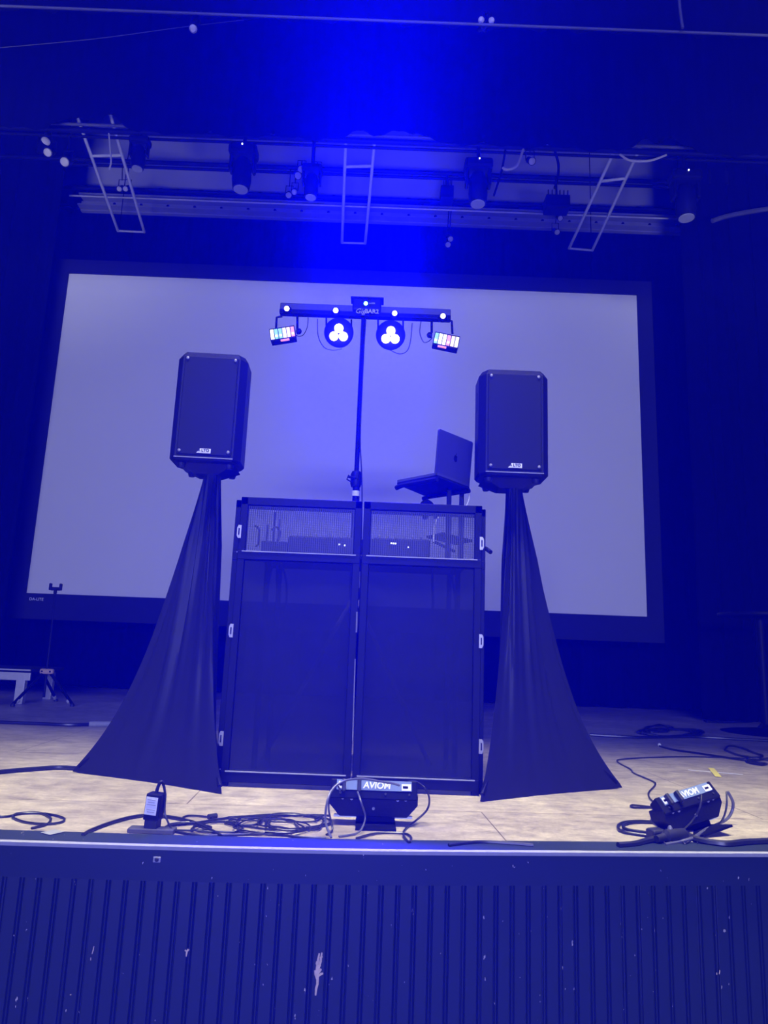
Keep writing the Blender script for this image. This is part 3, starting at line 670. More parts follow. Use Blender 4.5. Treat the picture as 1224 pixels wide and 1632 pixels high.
disc('laser_port', B(583, 483.5, -0.056), 0.013, (0, -1, -0.2), M['laser'], lb)
for q in [(457, 492), (535, 495), (629, 499.5), (706, 504)]:
    c = B(q[0], q[1], -0.05); d = Vector((0, -1, -0.35))
    h = disc('pin_spot_housing', c + Vector((0, 0.02, 0.0)), 0.030, d, M['metal'], lb, 0.02)
    disc('pin_spot_lens', c - Vector((0, 0.003, 0)), 0.0165, d, M['lens_pin'], h)
for (cx, cy), lens in [((540, 530), [(540, 523), (532, 535.5), (547, 536)]), ((622.5, 534), [(623, 527), (615, 539.5), (629.5, 540)])]:
    c = B(cx, cy, 0.0); d = Vector((0, -1, -0.25)).normalized()
    q = d.to_track_quat('Z', 'Y').to_matrix().to_4x4()
    h = MB().lathe([(0.05, -0.11), (0.085, -0.09), (0.096, -0.02), (0.098, 0.0), (0.088, 0.006)], Matrix.Translation(c) @ q, 28).build('par_head', M['plastic'], lb, smooth=True)
    MB().tube([B(cx - 20, 506), B(cx - 20, cy, 0.03)], 0.006, 6).build('par_bracket', M['metal'], lb)
    MB().tube([B(cx + 20, 509), B(cx + 20, cy, 0.03)], 0.006, 6).build('par_bracket', M['metal'], lb)
    for lx, ly in lens: disc('par_lens', B(lx, ly, -0.02), 0.029, d, M['lens_blue'], h, 0.012, 24)
    # the lamp's own light: a broad wash towards the audience and a narrow shaft up and outwards; the downward fill is added
    for nm, pw, tgt, cone, bl in (('par_wash', P_PAR, Vector((0.03, -1, 0.10)), 148, 1.0), ('par_shaft', P_SHAFT, Vector((-0.10 if cx < 580 else 0.08, -1, 0.75)), 34, 1.0), ('booth_fill', P_BOOTH_FILL, Vector((0.04, -1, -0.9)), 44, 1.0)):
        ld = bpy.data.lights.new(nm, 'SPOT'); ld.energy = pw; ld.color = BLUE; ld.spot_size = math.radians(cone); ld.spot_blend = bl; ld.shadow_soft_size = 0.03
        lo = bpy.data.objects.new(nm, ld); C.objects.link(lo); lo.parent = lb
        wp = c + Vector((0, -0.06, 0)); lo.location = WM[lb.name].inverted() @ wp
        lo.rotation_euler = tgt.to_track_quat('-Z', 'Y').to_euler()
        if nm != 'par_shaft': lo.scale = (0.15 if nm == 'par_wash' else 0.8, 1, 1)     # cone squeezed sideways to shape a tall, narrow glow
for side, (pts, p1, p2) in enumerate([([(429, 525), (468, 519), (471, 538), (433, 543)], [(450, 504), (441, 506), (440, 523)], [(474, 504), (474, 524)]),
                                     ([(694, 529), (733, 537), (729, 556), (690, 548)], [(712, 509), (720, 512), (721, 532)], [(688, 508), (688, 530)])]):
    P4 = [B(x, y, -0.02) for x, y in pts]; cc = sum(P4, Vector()) / 4
    ux = (P4[1] - P4[0]).normalized(); wv = (P4[1] - P4[0]).length; hv = (P4[3] - P4[0]).length
    upv = (P4[0] - P4[3]).normalized(); mtx = frame_mtx(cc, ux, upv)
    h = MB().box((0, 0.035, 0), (wv + 0.006, 0.075, hv + 0.008), bevel=0.005, mtx=mtx).build('derby_head', M['plastic'], lb)
    cols = ['w', 'g', 'g', 'w', 'o', 'r'] if side == 0 else ['g', 'w', 'w', 'r', 'o', 'y']
    for k in range(6):
        x_ = -wv / 2 + wv * (k + 0.5) / 6
        MB().box((x_, -0.004, 0.0), (wv / 6 - 0.005, 0.006, hv - 0.014), mtx=mtx).build('derby_lens', M['strip_' + cols[k]], h)
        if cols[k] in 'gor':
            MB().box((x_, -0.008, -0.015), (wv / 6 - 0.012, 0.004, 0.012), mtx=mtx).build('derby_lens', M['strip_w'], h)
    MB().box((0.01 if side == 0 else -0.02, -0.002, -hv / 2 - 0.009), (wv * 0.35, 0.02, 0.006), mtx=mtx).build('lower_lens', M['strip_r'], h)
    MB().tube([B(x, y, 0.02) for x, y in p1], 0.008, 8).build('derby_bracket', M['metal'], lb, smooth=True)
    MB().tube([B(x, y, 0.02) for x, y in p2], 0.008, 8).build('derby_bracket', M['metal'], lb, smooth=True)
    e = p2[-1]; disc('tilt_knob', B(e[0] + (3 if side == 0 else -4), e[1] + 4, 0.0), 0.02, (1 if side == 0 else -1, -0.3, 0), M['plastic'], lb, 0.015)
for pts in ([(491, 505), (490, 520), (484, 533), (476, 536), (470, 533)], [(671, 512), (669, 530), (675, 545), (683, 544), (689, 538)],
            [(506, 508), (507, 535), (516, 553), (530, 558), (545, 556)], [(657, 515), (654, 545), (648, 560), (636, 564), (622, 558)]):
    MB().tube([B(x, y, 0.0) for x, y in pts], 0.003, 6, smooth=5).build('power_cord', M['cable'], lb, smooth=True)
tag(MB().tube([B(x, y, -0.03) for x, y in [(583, 510), (580, 560), (577, 620), (574, 700), (576, 745), (577, 790), (576, 870), (572, 1000), (570, 1150)]], 0.004, 6, smooth=4).build('power_cable', M['cable'], smooth=True), 'thin black power cable running down beside the light bar pole', 'cable')

# ------------------------------------------------------------------ speakers and their draped stands
def speaker(cx, yf, zb_, zt_, lean, label, stand_label, pole, corners, prof_exp):
    d = 0.31; wf, wm, wb = 0.300, 0.368, 0.20; h_ = zt_ - zb_
    t = thing('speaker', label, 'speaker', (cx, yf + 0.16, zb_), (0, 0, lean), group='speakers on stands')
    plan = [(-wf / 2, -0.16), (wf / 2, -0.16), (wm / 2, -0.115), (wm / 2, 0.02), (wb / 2, d - 0.16), (-wb / 2, d - 0.16), (-wm / 2, 0.02), (-wm / 2, -0.115)]
    # body: stacked outline with chamfered top and bottom
    lv = [(0.0, 0.94, 0.0), (0.012, 1.0, 0), (h_ - 0.028, 1.0, 0), (h_, 0.90, 0)]
    vv, ff = [], []; n = len(plan)
    for z, s_, _ in lv:
        for x, y in plan: vv.append((x * s_, y * (1 if s_ == 1 else 0.97), z))
    for i in range(len(lv) - 1):
        for k in range(n): ff.append((i * n + k, i * n + (k + 1) % n, (i + 1) * n + (k + 1) % n, (i + 1) * n + k))
    ff += [tuple(range(n - 1, -1, -1)), tuple(range((len(lv) - 1) * n, len(lv) * n))]
    b = MB().add(vv, ff)
    # wedge shaped feet and pole socket below
    b.add([(-0.15, -0.10, 0.0), (0.15, -0.10, 0.0), (0.15, 0.12, 0.0), (-0.15, 0.12, 0.0), (-0.06, -0.05, -0.045), (0.06, -0.05, -0.045), (0.06, 0.08, -0.045), (-0.06, 0.08, -0.045)],
          [(0, 1, 5, 4), (1, 2, 6, 5), (2, 3, 7, 6), (3, 0, 4, 7), (4, 5, 6, 7)])
    b.build('cabinet', M['plastic'], t, world=False)
    g = MB().box((0, -0.164, h_ / 2 + 0.0), (wf - 0.02, 0.012, h_ - 0.05), bevel=0.006).build('grille', M['grille'], t, world=False)
    MB().box((0, -0.168, 0.012), (wf + 0.0, 0.006, 0.004)).build('bottom_trim', M['grey'], t, world=False)
    for sx in (-1, 1):
        for z in (0.045, h_ - 0.04):
            MB().lathe([(0.008, 0), (0.008, 0.004), (0.004, 0.006)], Matrix.Translation((sx * 0.125, -0.170, z)) @ Matrix.Rotation(PI / 2, 4, 'X'), 10).build('screw', M['chrome'], t, world=False, smooth=True)
    for sx in (-1, 1): MB().box((sx * 0.1775, -0.03, h_ * 0.74), (0.016, 0.07, 0.11), bevel=0.006).build('side_handle', M['plastic'], t, world=False)
    for sx, yy in ((-0.11, 0.10), (0.11, 0.10), (0.125, -0.09), (-0.125, -0.09)):
        MB().lathe([(0.016, -0.024 if yy < 0 else -0.03), (0.022, -0.01), (0.024, 0.006)], Matrix.Translation((sx, yy, 0)), 10).build('rubber_foot', M['rubber'], t, world=False, smooth=True)
    bd = MB(); bd.prism([(-0.036, 0.0), (0.036, 0.0), (0.036, 0.024), (-0.018, 0.024)], -0.175, -0.171, Matrix.Translation((0.0, 0, 0.035)))
    bd.build('badge', M['white'], t, world=False)
    tx = text('badge_letters', 'LTO', 0.021, M['metal'], None, Matrix(), bold=0.0006)
    tx.parent = t; tx.location = (0.009, -0.1755, 0.0485); tx.rotation_euler = (PI / 2, 0, 0)
    tx = text('badge_letters', 'A', 0.026, M['metal'], None, Matrix(), bold=0.0004)
    tx.parent = t; tx.location = (-0.022, -0.1755, 0.049); tx.rotation_euler = (PI / 2, 0, 0); tx.scale = (0.7, 0.8, 1)
    # stand with stretchy cover
    px, py = pole
    s = thing('speaker_stand', stand_label, 'speaker stand', (px, py, 0), group='draped speaker stands')
    MB().tube([(px, py, 0.3), (px, py, zb_ - 0.02)], 0.02, 12).build('pole', M['metal'], s, smooth=True)
    nl, nt = 64, 120; zt2 = zb_ - 0.03; vv, ff = [], []; rnd = random.Random(label)
    folds = [(rnd.randint(5, 9), rnd.uniform(0, 6.28), 0.9), (rnd.randint(11, 17), rnd.uniform(0, 6.28), 0.8), (rnd.randint(20, 29), rnd.uniform(0, 6.28), 0.5)]
    cs = [Vector((x - px, y - py, 0)) for x, y in corners]
    def ring(u):      # triangle with hollow sides, u in 0..1
        k = u * 3; i = int(k) % 3; f = k - int(k); a, c_ = cs[i], cs[(i + 1) % 3]
        mid = (a + c_) / 2; hollow = 0.10 * math.sin(PI * f)
        p_ = a.lerp(c_, f) * (1 - hollow)
        return p_
    for i in range(nl + 1):
        tt = i / nl                       # 0 top .. 1 floor
        sc = prof_exp(tt); z = zt2 * (1 - tt)
        for k in range(nt):
            u = k / nt; p_ = ring(u) * sc
            a = 2 * PI * u; rr = 0.042 * (1 - tt) ** 0.7
            dirv = ring(u).normalized()
            rip = sum(am * math.sin(fr * a + ph + 1.3 * tt * math.sin(a * 2 + ph)) for fr, ph, am in folds)
            amp = 0.011 * min(1, tt * 4) * max(0.0, 1 - tt ** 2.5) + 0.001
            edge_k = 1.0
            p_ = p_ + dirv * (rr + rip * amp)
            if tt > 0.985: p_ = p_ * 0.985
            vv.append((px + p_.x, py + p_.y, max(0.004, z)))
    for i in range(nl):
        for k in range(nt): ff.append((i * nt + k, i * nt + (k + 1) % nt, (i + 1) * nt + (k + 1) % nt, (i + 1) * nt + k))
    o = MB().add(vv, ff).build('stretch_cover', M['scrim'], s, smooth=True)
    for c_ in cs:
        MB().tube([(px, py, 0.45), (px + c_.x * 0.93, py + c_.y * 0.93, 0.03)], 0.012, 8).build('leg', M['metal'], s, smooth=True)
def pe(t): return 0.70 * t ** 1.1 * 1.0 + 0.30 * t ** 6
speaker(-0.950, 3.55, 1.575, 2.165, 0.05, 'black speaker on the draped stand left of the booth', 'stand under the left speaker, draped in black stretch cover', (-0.925, 3.70), [(-1.495, 3.69), (-0.662, 3.30), (-0.86, 4.15)], pe)
speaker(0.665, 3.55, 1.56, 2.135, 0.0, 'black speaker on the draped stand right of the laptop', 'stand under the right speaker, draped in black stretch cover', (0.690, 3.70), [(0.475, 3.345), (1.285, 3.835), (0.72, 4.15)], pe)

# ------------------------------------------------------------------ personal monitor mixers on the floor
def mixer(loc, rot, label, tilt, wd=0.34):
    t = thing('monitor_mixer', label, 'personal mixer', loc, rot, group='personal mixers on the stage lip')
    w2 = wd / 2
    R = Matrix.Translation((0, 0, 0.03)) @ Matrix.Rotation(tilt, 4, 'X')
    MB().prism([(-w2, 0.045), (-w2 + 0.04, 0.0), (w2 - 0.04, 0.0), (w2, 0.045), (w2, 0.083), (-w2, 0.083)], 0.0, 0.085, R, bevel=0.004).build('body', M['plastic'], t, world=False)
    # sloping connector strip on top: leans away
    R2 = R @ Matrix.Translation((0, 0.004, 0.080)) @ Matrix.Rotation(math.radians(-30), 4, 'X')
    MB().box((0, 0.02, 0.02), (wd - 0.006, 0.05, 0.07), bevel=0.004, mtx=R2).build('upper_shell', M['metal'], t, world=False)
    lab = MB().box((0.0, -0.0065, 0.034), (wd - 0.05, 0.003, 0.036), mtx=R2).build('rear_label', M['label'], t, world=False)
    def T(name, s_, x, z, size, m, **k):
        o = text(name, s_, size, m, None, Matrix(), **k); o.parent = t
        o.matrix_local = R2 @ Matrix.Translation((x, -0.0085, z)) @ Matrix.Rotation(PI / 2, 4, 'X'); return o
    T('logo_letters', 'AVIOM', 0.010, 0.033, 0.033, M['white'], bold=0.0008, sx=1.0, shear=0.12)
    for x, z, sx, sz in ((wd * 0.365, 0.030, 0.036, 0.024), (-wd * 0.36, 0.033, 0.03, 0.025)):
        MB().box((x, -0.0085, z), (sx, 0.002, sz), mtx=R2).build('print_block', M['white'], t, world=False)
        MB().box((x - sx * 0.1, -0.0098, z), (sx * 0.55, 0.001, sz * 0.35), mtx=R2).build('print_gap', M['metal'], t, world=False)
    for x in (-0.38, -0.17, 0.13, 0.4):
        MB().lathe([(0.005, 0), (0.004, 0.003)], R2 @ Matrix.Translation((x * wd, -0.006, 0.004)) @ Matrix.Rotation(PI / 2, 4, 'X'), 8).build('screw', M['rubber'], t, world=False)
    for x, z in ((-0.35, 0.068), (-0.25, 0.066), (0.27, 0.066), (0.36, 0.068), (0.0, 0.032)):
        MB().lathe([(0.006, 0), (0.005, 0.003)], R @ Matrix.Translation((x * wd, 0.0, z)) @ Matrix.Rotation(PI / 2, 4, 'X'), 8).build('screw', M['grey'], t, world=False)
    # plugs in the back
    for x in (-0.34, -0.17):
        MB().box((x * wd, -0.02, 0.028), (0.015, 0.022, 0.045), bevel=0.004, mtx=R2).build('plug', M['rubber'], t, world=False)
    b = MB(); b.prism([(-0.065, 0.0), (0.085, 0.0), (0.08, 0.06), (-0.06, 0.06)], 0.03, 0.055, Matrix.Rotation(tilt * 0.6, 4, 'X')); b.box((0.01, 0.0, 0.004), (0.15, 0.16, 0.008)); b.build('mount_bracket', M['metal'], t, world=False)
    
    MB().box((-wd * 0.3, 0.055, 0.022), (0.10, 0.02, 0.008)).build('foot_bar', M['white'], t, world=False)
    MB().box((wd * 0.3, 0.055, 0.022), (0.10, 0.02, 0.008)).build('foot_bar', M['white'], t, world=False)
    return t
p = F(594, 1316); mixer((p.x, p.y, 0), (0, 0, math.radians(1)), 'black monitor mixer standing in front of the booth amid looped cables', math.radians(8), 0.335)
p = F(1118, 1326); mixer((p.x, p.y, 0.0), (math.radians(-12), math.radians(-11), math.radians(22)), 'black monitor mixer propped askew at the right of the stage lip', math.radians(0), 0.30)

# ------------------------------------------------------------------ power adapter on the lip
p = F(243, 1326); 
t = thing('power_adapter', 'black power adapter with a white label standing on a plug strip at the lip', 'power adapter', (p.x, p.y, 0.0), (0, 0, -0.12))
MB().box((0, 0.0, 0.085), (0.055, 0.05, 0.088), rot=(0, 0.06, 0), bevel=0.005).build('body', M['plastic'], t, world=False)
MB().box((-0.002, -0.0265, 0.09), (0.042, 0.002, 0.058), rot=(0, 0.06, 0)).build('rating_label', M['white'], t, world=False)
for z, wd in ((0.110, 0.03), (0.102, 0.024), (0.094, 0.034), (0.078, 0.03), (0.07, 0.026)): MB().box((-0.002, -0.028, z), (wd, 0.001, 0.002), rot=(0, 0.06, 0)).build('label_line', M['grey'], t, world=False)
MB().box((-0.002, 0, 0.024), (0.045, 0.045, 0.04), rot=(0, 0.0, 0), bevel=0.004).build('plug', M['rubber'], t, world=False)
MB().tube([(0.0, 0, 0.125), (0.004, 0, 0.145), (0.012, 0, 0.165), (0.02, 0.005, 0.16), (0.03, 0.01, 0.12), (0.035, 0.01, 0.06), (0.07, 0.0, 0.01)], [0.007, 0.007, 0.006, 0.005, 0.003, 0.003, 0.003], 8, smooth=4).build('strain_relief_cord', M['cable'], t, world=False, smooth=True)
tag(MB().box((p.x, p.y - 0.005, 0.008), (0.16, 0.05, 0.016), bevel=0.004).build('plug_strip', M['greyplastic']), 'flat grey plug strip lying under the power adapter', 'plug strip')

# ------------------------------------------------------------------ cables on the floor
def fcable(pts, r, label, z=None, m='cable', sm=6, name='cable', cat='cable', closed=False):
    z = r + 0.001 if z is None else z; q = []
    for k, a in enumerate(pts):
        zz = a[2] if len(a) > 2 else z
        q.append(F(a[0], a[1], zz))
    return tag(MB().tube(q, r, 7, smooth=sm).build(name, M[m], smooth=True), label, cat)
def loops(cx, cy, rx, ry, n, jit=0.15, ph=0.0, seed=1, grow=0.0):
    rnd = random.Random(seed); out = []
    for k in range(int(n * 10)):
        a = ph + 2 * PI * k / 10; g = 1 + rnd.uniform(-jit, jit) + grow * k / (n * 10)
        out.append((cx + rx * g * math.cos(a), cy + ry * g * math.sin(a), 0.004 + 0.002 * (k // 10) + 0.003 * rnd.random()))
    return out
fcable([(-20, 1150), (60, 1153), (110, 1155), (150, 1154), (185, 1153)], 0.012, 'black cable crossing the far left floor to the left stand')
tag(MB().tube([F(142, 1154, 0.016), F(176, 1154, 0.016)], 0.022, 10).build('cable_connector', M['grey'], smooth=True), 'grey inline connector on the far left floor cable', 'connector')
fcable([(-20, 1232), (20, 1228), (60, 1225), (95, 1223), (130, 1225)], 0.010, 'thick black cable running from the left edge to the left cover corner')
fcable([(-20, 1301)] + [(10, 1301), (40, 1296), (75, 1297), (102, 1304), (95, 1311), (70, 1313), (40, 1310), (20, 1302), (30, 1296), (60, 1295), (80, 1303), (75, 1313), (50, 1320)], 0.004, 'thin black cable coil at the front left corner of the stage')
fcable([(132, 1330, 0.01), (150, 1321), (190, 1307), (225, 1300), (262, 1301), (300, 1308), (330, 1320), (352, 1332)], 0.006, 'fat black cable passing behind the power adapter')
fcable([(255, 1324), (275, 1316), (320, 1310), (345, 1306), (380, 1302), (440, 1300), (500, 1299), (526, 1300)], 0.004, 'cable from the power adapter towards the centre monitor mixer')
fcable([(288, 1305), (300, 1300), (330, 1302), (360, 1310), (400, 1318), (440, 1322), (490, 1319), (526, 1312)], 0.0035, 'thin cable arching right of the power adapter into the tangle')
tag(MB().tube([F(332, 1302, .008), F(345, 1300, .008)], 0.010, 8).build('cable_connector', M['rubber'], smooth=True), 'small black connector in the cable tangle right of the adapter', 'connector')
fcable(loops(392, 1308, 26, 7, 1.6, 0.1, 0.4, 3), 0.003, 'small cable ring at the left of the centre tangle')
fcable(loops(425, 1316, 60, 12, 3.2, 0.22, 1.0, 5), 0.003, 'wide thin cable loops in the middle of the centre tangle')
fcable(loops(470, 1310, 52, 13, 2.6, 0.22, 2.2, 9), 0.0035, 'cable loops lying left of the centre monitor mixer')
fcable(loops(350, 1318, 40, 9, 2.2, 0.2, 0.3, 12), 0.003, 'cable loops lying halfway between adapter and monitor mixer')
fcable(loops(300, 1318, 34, 7, 1.8, 0.2, 1.3, 41), 0.003, 'loose cable loops nearest the power adapter in the tangle')
fcable(loops(445, 1304, 70, 6, 1.7, 0.2, 0.2, 44), 0.0028, 'long flat cable loop at the back of the centre tangle')
fcable([(262, 1322), (320, 1331), (380, 1330), (430, 1329), (480, 1334), (520, 1336)], 0.004, 'black cable lying along the stage lip under the tangle')
fcable([(528, 1335, 0.01), (519, 1310, 0.05), (521, 1280, 0.11), (530, 1258, 0.15), (548, 1245, 0.175), (575, 1241, 0.18), (603, 1245, 0.17), (628, 1249, 0.16), (637, 1252, 0.155)], 0.0042, 'cable rearing in a high arch over the centre monitor mixer', m='greycable')
fcable([(543, 1262, 0.13), (536, 1250, 0.15), (527, 1262, 0.13), (524, 1290, 0.07), (530, 1322, 0.01), (520, 1330, 0.005)], 0.0035, 'cable looping down the left end of the centre monitor mixer')
fcable([(570, 1262, 0.13), (576, 1280, 0.10), (582, 1300, 0.05), (578, 1318, 0.02), (568, 1328, 0.006), (540, 1333, 0.005)], 0.0035, 'thin grey cable hanging over the front of the centre monitor mixer', m='greycable')
fcable([(640, 1262, 0.12), (648, 1248, 0.15), (662, 1246, 0.155), (677, 1256, 0.14), (684, 1272, 0.10), (681, 1290, 0.05), (664, 1307, 0.015), (648, 1319, 0.006), (643, 1330, 0.006), (652, 1342, 0.01), (655, 1334, 0.006), (642, 1328, 0.006), (600, 1328, 0.006), (568, 1336, 0.006)], 0.004, 'cable looping out from the right end of the centre monitor mixer to the lip')
fcable([(715, 1347, 0.01), (760, 1342, 0.01), (800, 1343, 0.01), (850, 1347, 0.01)], 0.006, 'ridged black cable peeking over the lip right of centre')
fcable([(940, 1171), (1020, 1175), (1100, 1174), (1160, 1177), (1240, 1181)], 0.011, 'thick cable crossing the right floor past the coiled heap')
fcable(loops(1068, 1168, 44, 6, 4, 0.25, 0, 21), 0.012, 'heap of coiled black cable on the right floor behind the cover', name='cable_coil')
fcable(loops(1050, 1161, 20, 5, 3, 0.3, 1, 23), 0.010, 'smaller coil piled on the cable heap on the right floor', name='cable_coil', z=0.04)
fcable([(1051, 1189), (1075, 1195), (1110, 1200), (1150, 1206), (1200, 1212), (1240, 1205)], 0.007, 'cable with a pale tip starting behind the tape cross')
tag(MB().lathe([(0.012, 0), (0.014, 0.01), (0.008, 0.02)], Matrix.Translation(F(1051, 1189)), 10).build('cable_tip', M['white'], smooth=True), 'small white plug tip ending the cable behind the tape cross', 'plug')
fcable([(1240, 1212), (1180, 1208), (1100, 1206), (1040, 1207), (992, 1210), (984, 1214), (1005, 1226), (1010, 1232), (1040, 1245), (1044, 1251), (1034, 1263), (1036, 1273), (1046, 1282), (1040, 1286), (1008, 1283), (1010, 1287), (1040, 1288), (1044, 1297), (1038, 1309), (1062, 1322)], 0.0042, 'long thin cable snaking from the right edge down to the askew mixer')
fcable([(1155, 1195), (1162, 1189), (1180, 1191), (1200, 1199), (1215, 1204), (1208, 1207), (1180, 1204), (1155, 1195)], 0.007, 'thin cable loop near the right edge beyond the tape cross')
fcable([(1180, 1209), (1200, 1214), (1222, 1217), (1212, 1219), (1190, 1214), (1196, 1207), (1215, 1210), (1240, 1212)], 0.006, 'knotted cable end near the right edge beyond the tape cross')
fcable(loops(1165, 1149, 40, 2.5, 2, 0.2, 0, 31), 0.01, 'flat cable loops on the far right floor by the tripod', name='cable_coil')
fcable([(1052, 1311), (1020, 1309), (994, 1311), (985, 1317), (992, 1325), (1020, 1330), (1045, 1333), (1030, 1327), (1000, 1322), (993, 1316), (1003, 1311), (1030, 1310), (1050, 1312)], 0.006, 'doubled black cable bend left of the askew monitor mixer')
fcable([(985, 1347, 0.012), (1010, 1345, 0.012), (1030, 1340, 0.014), (1050, 1335, 0.02)], 0.011, 'fat power lead running along the lip into the black junction plug')
t = thing('power_connector', 'chunky black inline power connector below the askew monitor mixer', 'connector', F(1070, 1336))
MB().tube([F(1046, 1337, 0.022), F(1058, 1334, 0.024), F(1062, 1333, 0.026), F(1090, 1331, 0.026), F(1096, 1333, 0.022), F(1108, 1336, 0.018)], [0.012, 0.014, 0.024, 0.024, 0.016, 0.010], 12).build('body', M['rubber'], t, smooth=True)
MB().box(F(1046, 1330, 0.02), (0.06, 0.05, 0.04), rot=(0, 0, 0.3), bevel=0.008).build('socket', M['rubber'], t)
MB().lathe([(0.008, 0), (0.009, 0.012), (0.004, 0.02)], Matrix.Translation(F(1068, 1325, 0.04)), 10).build('screw', M['chrome'], t, smooth=True)
fcable([(1104, 1336, 0.018), (1130, 1342, 0.014), (1160, 1345, 0.014), (1190, 1342, 0.014), (1240, 1340, 0.014)], 0.012, 'fat power lead leaving the junction plug towards the right edge')
fcable([(1160, 1262, 0.13), (1168, 1278, 0.09), (1166, 1294, 0.05), (1155, 1308, 0.02), (1125, 1322, 0.01), (1105, 1335, 0.02), (1080, 1342, 0.01), (1060, 1346, 0.008)], 0.006, 'braided grey cable falling from the right end of the askew mixer', m='greycable')
fcable([(1158, 1262, 0.13), (1158, 1285, 0.08), (1152, 1305, 0.03), (1140, 1318, 0.01), (1115, 1325, 0.008)], 0.004, 'black cable falling from the right end of the askew mixer')
fcable([(1118, 1266, 0.14), (1116, 1285, 0.10), (1105, 1306, 0.05), (1090, 1322, 0.02)], 0.0038, 'thin cable hanging over the front of the askew mixer')
fcable([(1085, 1330, 0.02), (1090, 1344, 0.01), (1100, 1341, 0.01), (1108, 1337, 0.01), (1112, 1344, 0.01)], 0.002, 'wiry loose strands by the junction plug')

# tape cross, paper scraps
p = F(1137, 1231)
def tape(name, a, c_, wd, m, label, z):
    A_, B_ = F(*a, z), F(*c_, z); d = (B_ - A_).normalized(); s = Vector((-d.y, d.x, 0)) * wd / 2; u = Vector((0, 0, 0.0012))
    b = MB().add([A_ - s, A_ + s, B_ + s, B_ - s, A_ - s + u, A_ + s + u, B_ + s + u, B_ - s + u], [(3, 2, 1, 0), (4, 5, 6, 7), (0, 1, 5, 4), (1, 2, 6, 5), (2, 3, 7, 6), (3, 0, 4, 7)])
    return tag(b.build(name, M[m]), label, 'tape')
tape('floor_tape', (1097, 1227), (1184, 1234.5), 0.022, 'paper', 'long pale strip of tape forming the long arm of the floor cross', 0.0008)
tape('floor_tape', (1133, 1224), (1145, 1238), 0.035, 'yellow', 'short yellow strip of tape across the pale strip on the floor', 0.0024)
tape('floor_tape', (72, 1329), (95, 1324), 0.05, 'grey', 'translucent grey tape patch on the dark nosing at the far left', 0.008)

# ------------------------------------------------------------------ left: low platform and phone tripod; right: cocktail table and tripod
t = thing('platform_bench', 'low aluminium platform bench cut off by the left edge', 'bench', F(30, 1121))
pl = F(35, 1122); Yb = pl.y
z1 = V(30, 1066, Yb).z; xr = V(50, 1080, Yb).x
MB().box((xr - 0.9, Yb + 0.35, z1 - 0.012), (1.8, 0.75, 0.03)).build('deck', M['masking'], t)
MB().box((xr - 0.9, Yb - 0.02, z1 - 0.07), (1.8, 0.02, 0.075), bevel=0.004).build('front_rail', M['alum'], t)
MB().box((xr - 0.9, Yb - 0.03, z1 - 0.008), (1.8, 0.02, 0.012)).build('top_edging', M['alum'], t)
MB().box((V(33, 1100, Yb).x, Yb, (z1 - 0.1) / 2), (0.085, 0.06, z1 - 0.1), bevel=0.004).build('leg', M['alum'], t)
MB().box((V(33, 1100, Yb).x - 0.02, Yb + 0.65, (z1 - 0.05) / 2), (0.085, 0.06, z1 - 0.05), bevel=0.004).build('leg', M['alum'], t)

def tripod(hubp, feet, top, label, head=True):
    t = thing('phone_tripod', label, 'tripod', (hubp.x, hubp.y, 0), group='phone tripods')
    MB().tube([hubp - Vector((0, 0, 0.25)), hubp.lerp(top, 0.45)], 0.013, 8).build('lower_column', M['metal'], t, smooth=True)
    MB().tube([hubp.lerp(top, 0.42), top], 0.009, 8).build('upper_column', M['metal'], t, smooth=True)
    MB().box(hubp, (0.135, 0.05, 0.052), bevel=0.016).build('leg_hub', M['wood_hub'], t)
    for sx in (-0.04, 0.04): MB().lathe([(0.010, 0), (0.008, 0.006)], Matrix.Translation(hubp + Vector((sx, -0.026, 0))) @ Matrix.Rotation(PI / 2, 4, 'X'), 10).build('bolt', M['metal'], t)
    for f in feet:
        d = f - hubp
        lg = MB().tube([hubp + Vector((math.copysign(0.04, d.x), 0, -0.02)), f + Vector((0, 0, 0.02))], 0.015, 8).build('leg', M['metal'], t, smooth=True)
        MB().tube([hubp.lerp(f, 0.83), hubp.lerp(f, 0.90)], 0.018, 8).build('leg_clip', M['alum'], lg, smooth=True)
        MB().lathe([(0.02, 0), (0.022, 0.015), (0.012, 0.03)], Matrix.Translation(f), 10).build('rubber_foot', M['rubber'], lg, smooth=True)
    if head:
        h = MB().box(top + Vector((0, 0, 0.035)), (0.10, 0.03, 0.035), bevel=0.008).build('phone_clamp', M['plastic'], t)
        for sx in (-1, 1): MB().box(top + Vector((sx * 0.052, -0.005, 0.055)), (0.02, 0.045, 0.07), bevel=0.008).build('clamp_jaw', M['plastic'], h)
        MB().lathe([(0.014, -0.02), (0.018, 0.0), (0.016, 0.02)], Matrix.Translation(top), 10).build('ball_joint', M['plastic'], t, smooth=True)
f1, f2 = F(20, 1126), F(115, 1126); f3 = F(70, 1122); Yt = (f1.y + f2.y) / 2 + 0.25
hb = V(75, 1070, Yt)
tripod(hb, [f1, f2, Vector((hb.x - 0.03, Yt + 0.35, 0))], V(88, 944, Yt), 'slim black phone tripod with tan hub and clamp beside the aluminium bench')
f1 = F(1168, 1141); Yt = f1.y + 0.1; hb = V(1205, 1099, Yt)
tripod(hb, [f1, Vector((hb.x + 0.28, Yt, 0)), Vector((hb.x + 0.02, Yt + 0.35, 0))], V(1206, 985, Yt), 'black tripod with tan hub behind the tall round table at right', False)
t = thing('cocktail_table', 'tall dark round table cut off by the right edge', 'table', F(1218, 1168))
c = F(1222, 1169); 
MB().lathe([(0.40, 0.0), (0.41, 0.008), (0.34, 0.022), (0.08, 0.05), (0.05, 0.09)], Matrix.Translation((c.x, c.y, 0)), 40).build('base', M['metal'], t, smooth=True)
zt = V(1200, 981, c.y).z
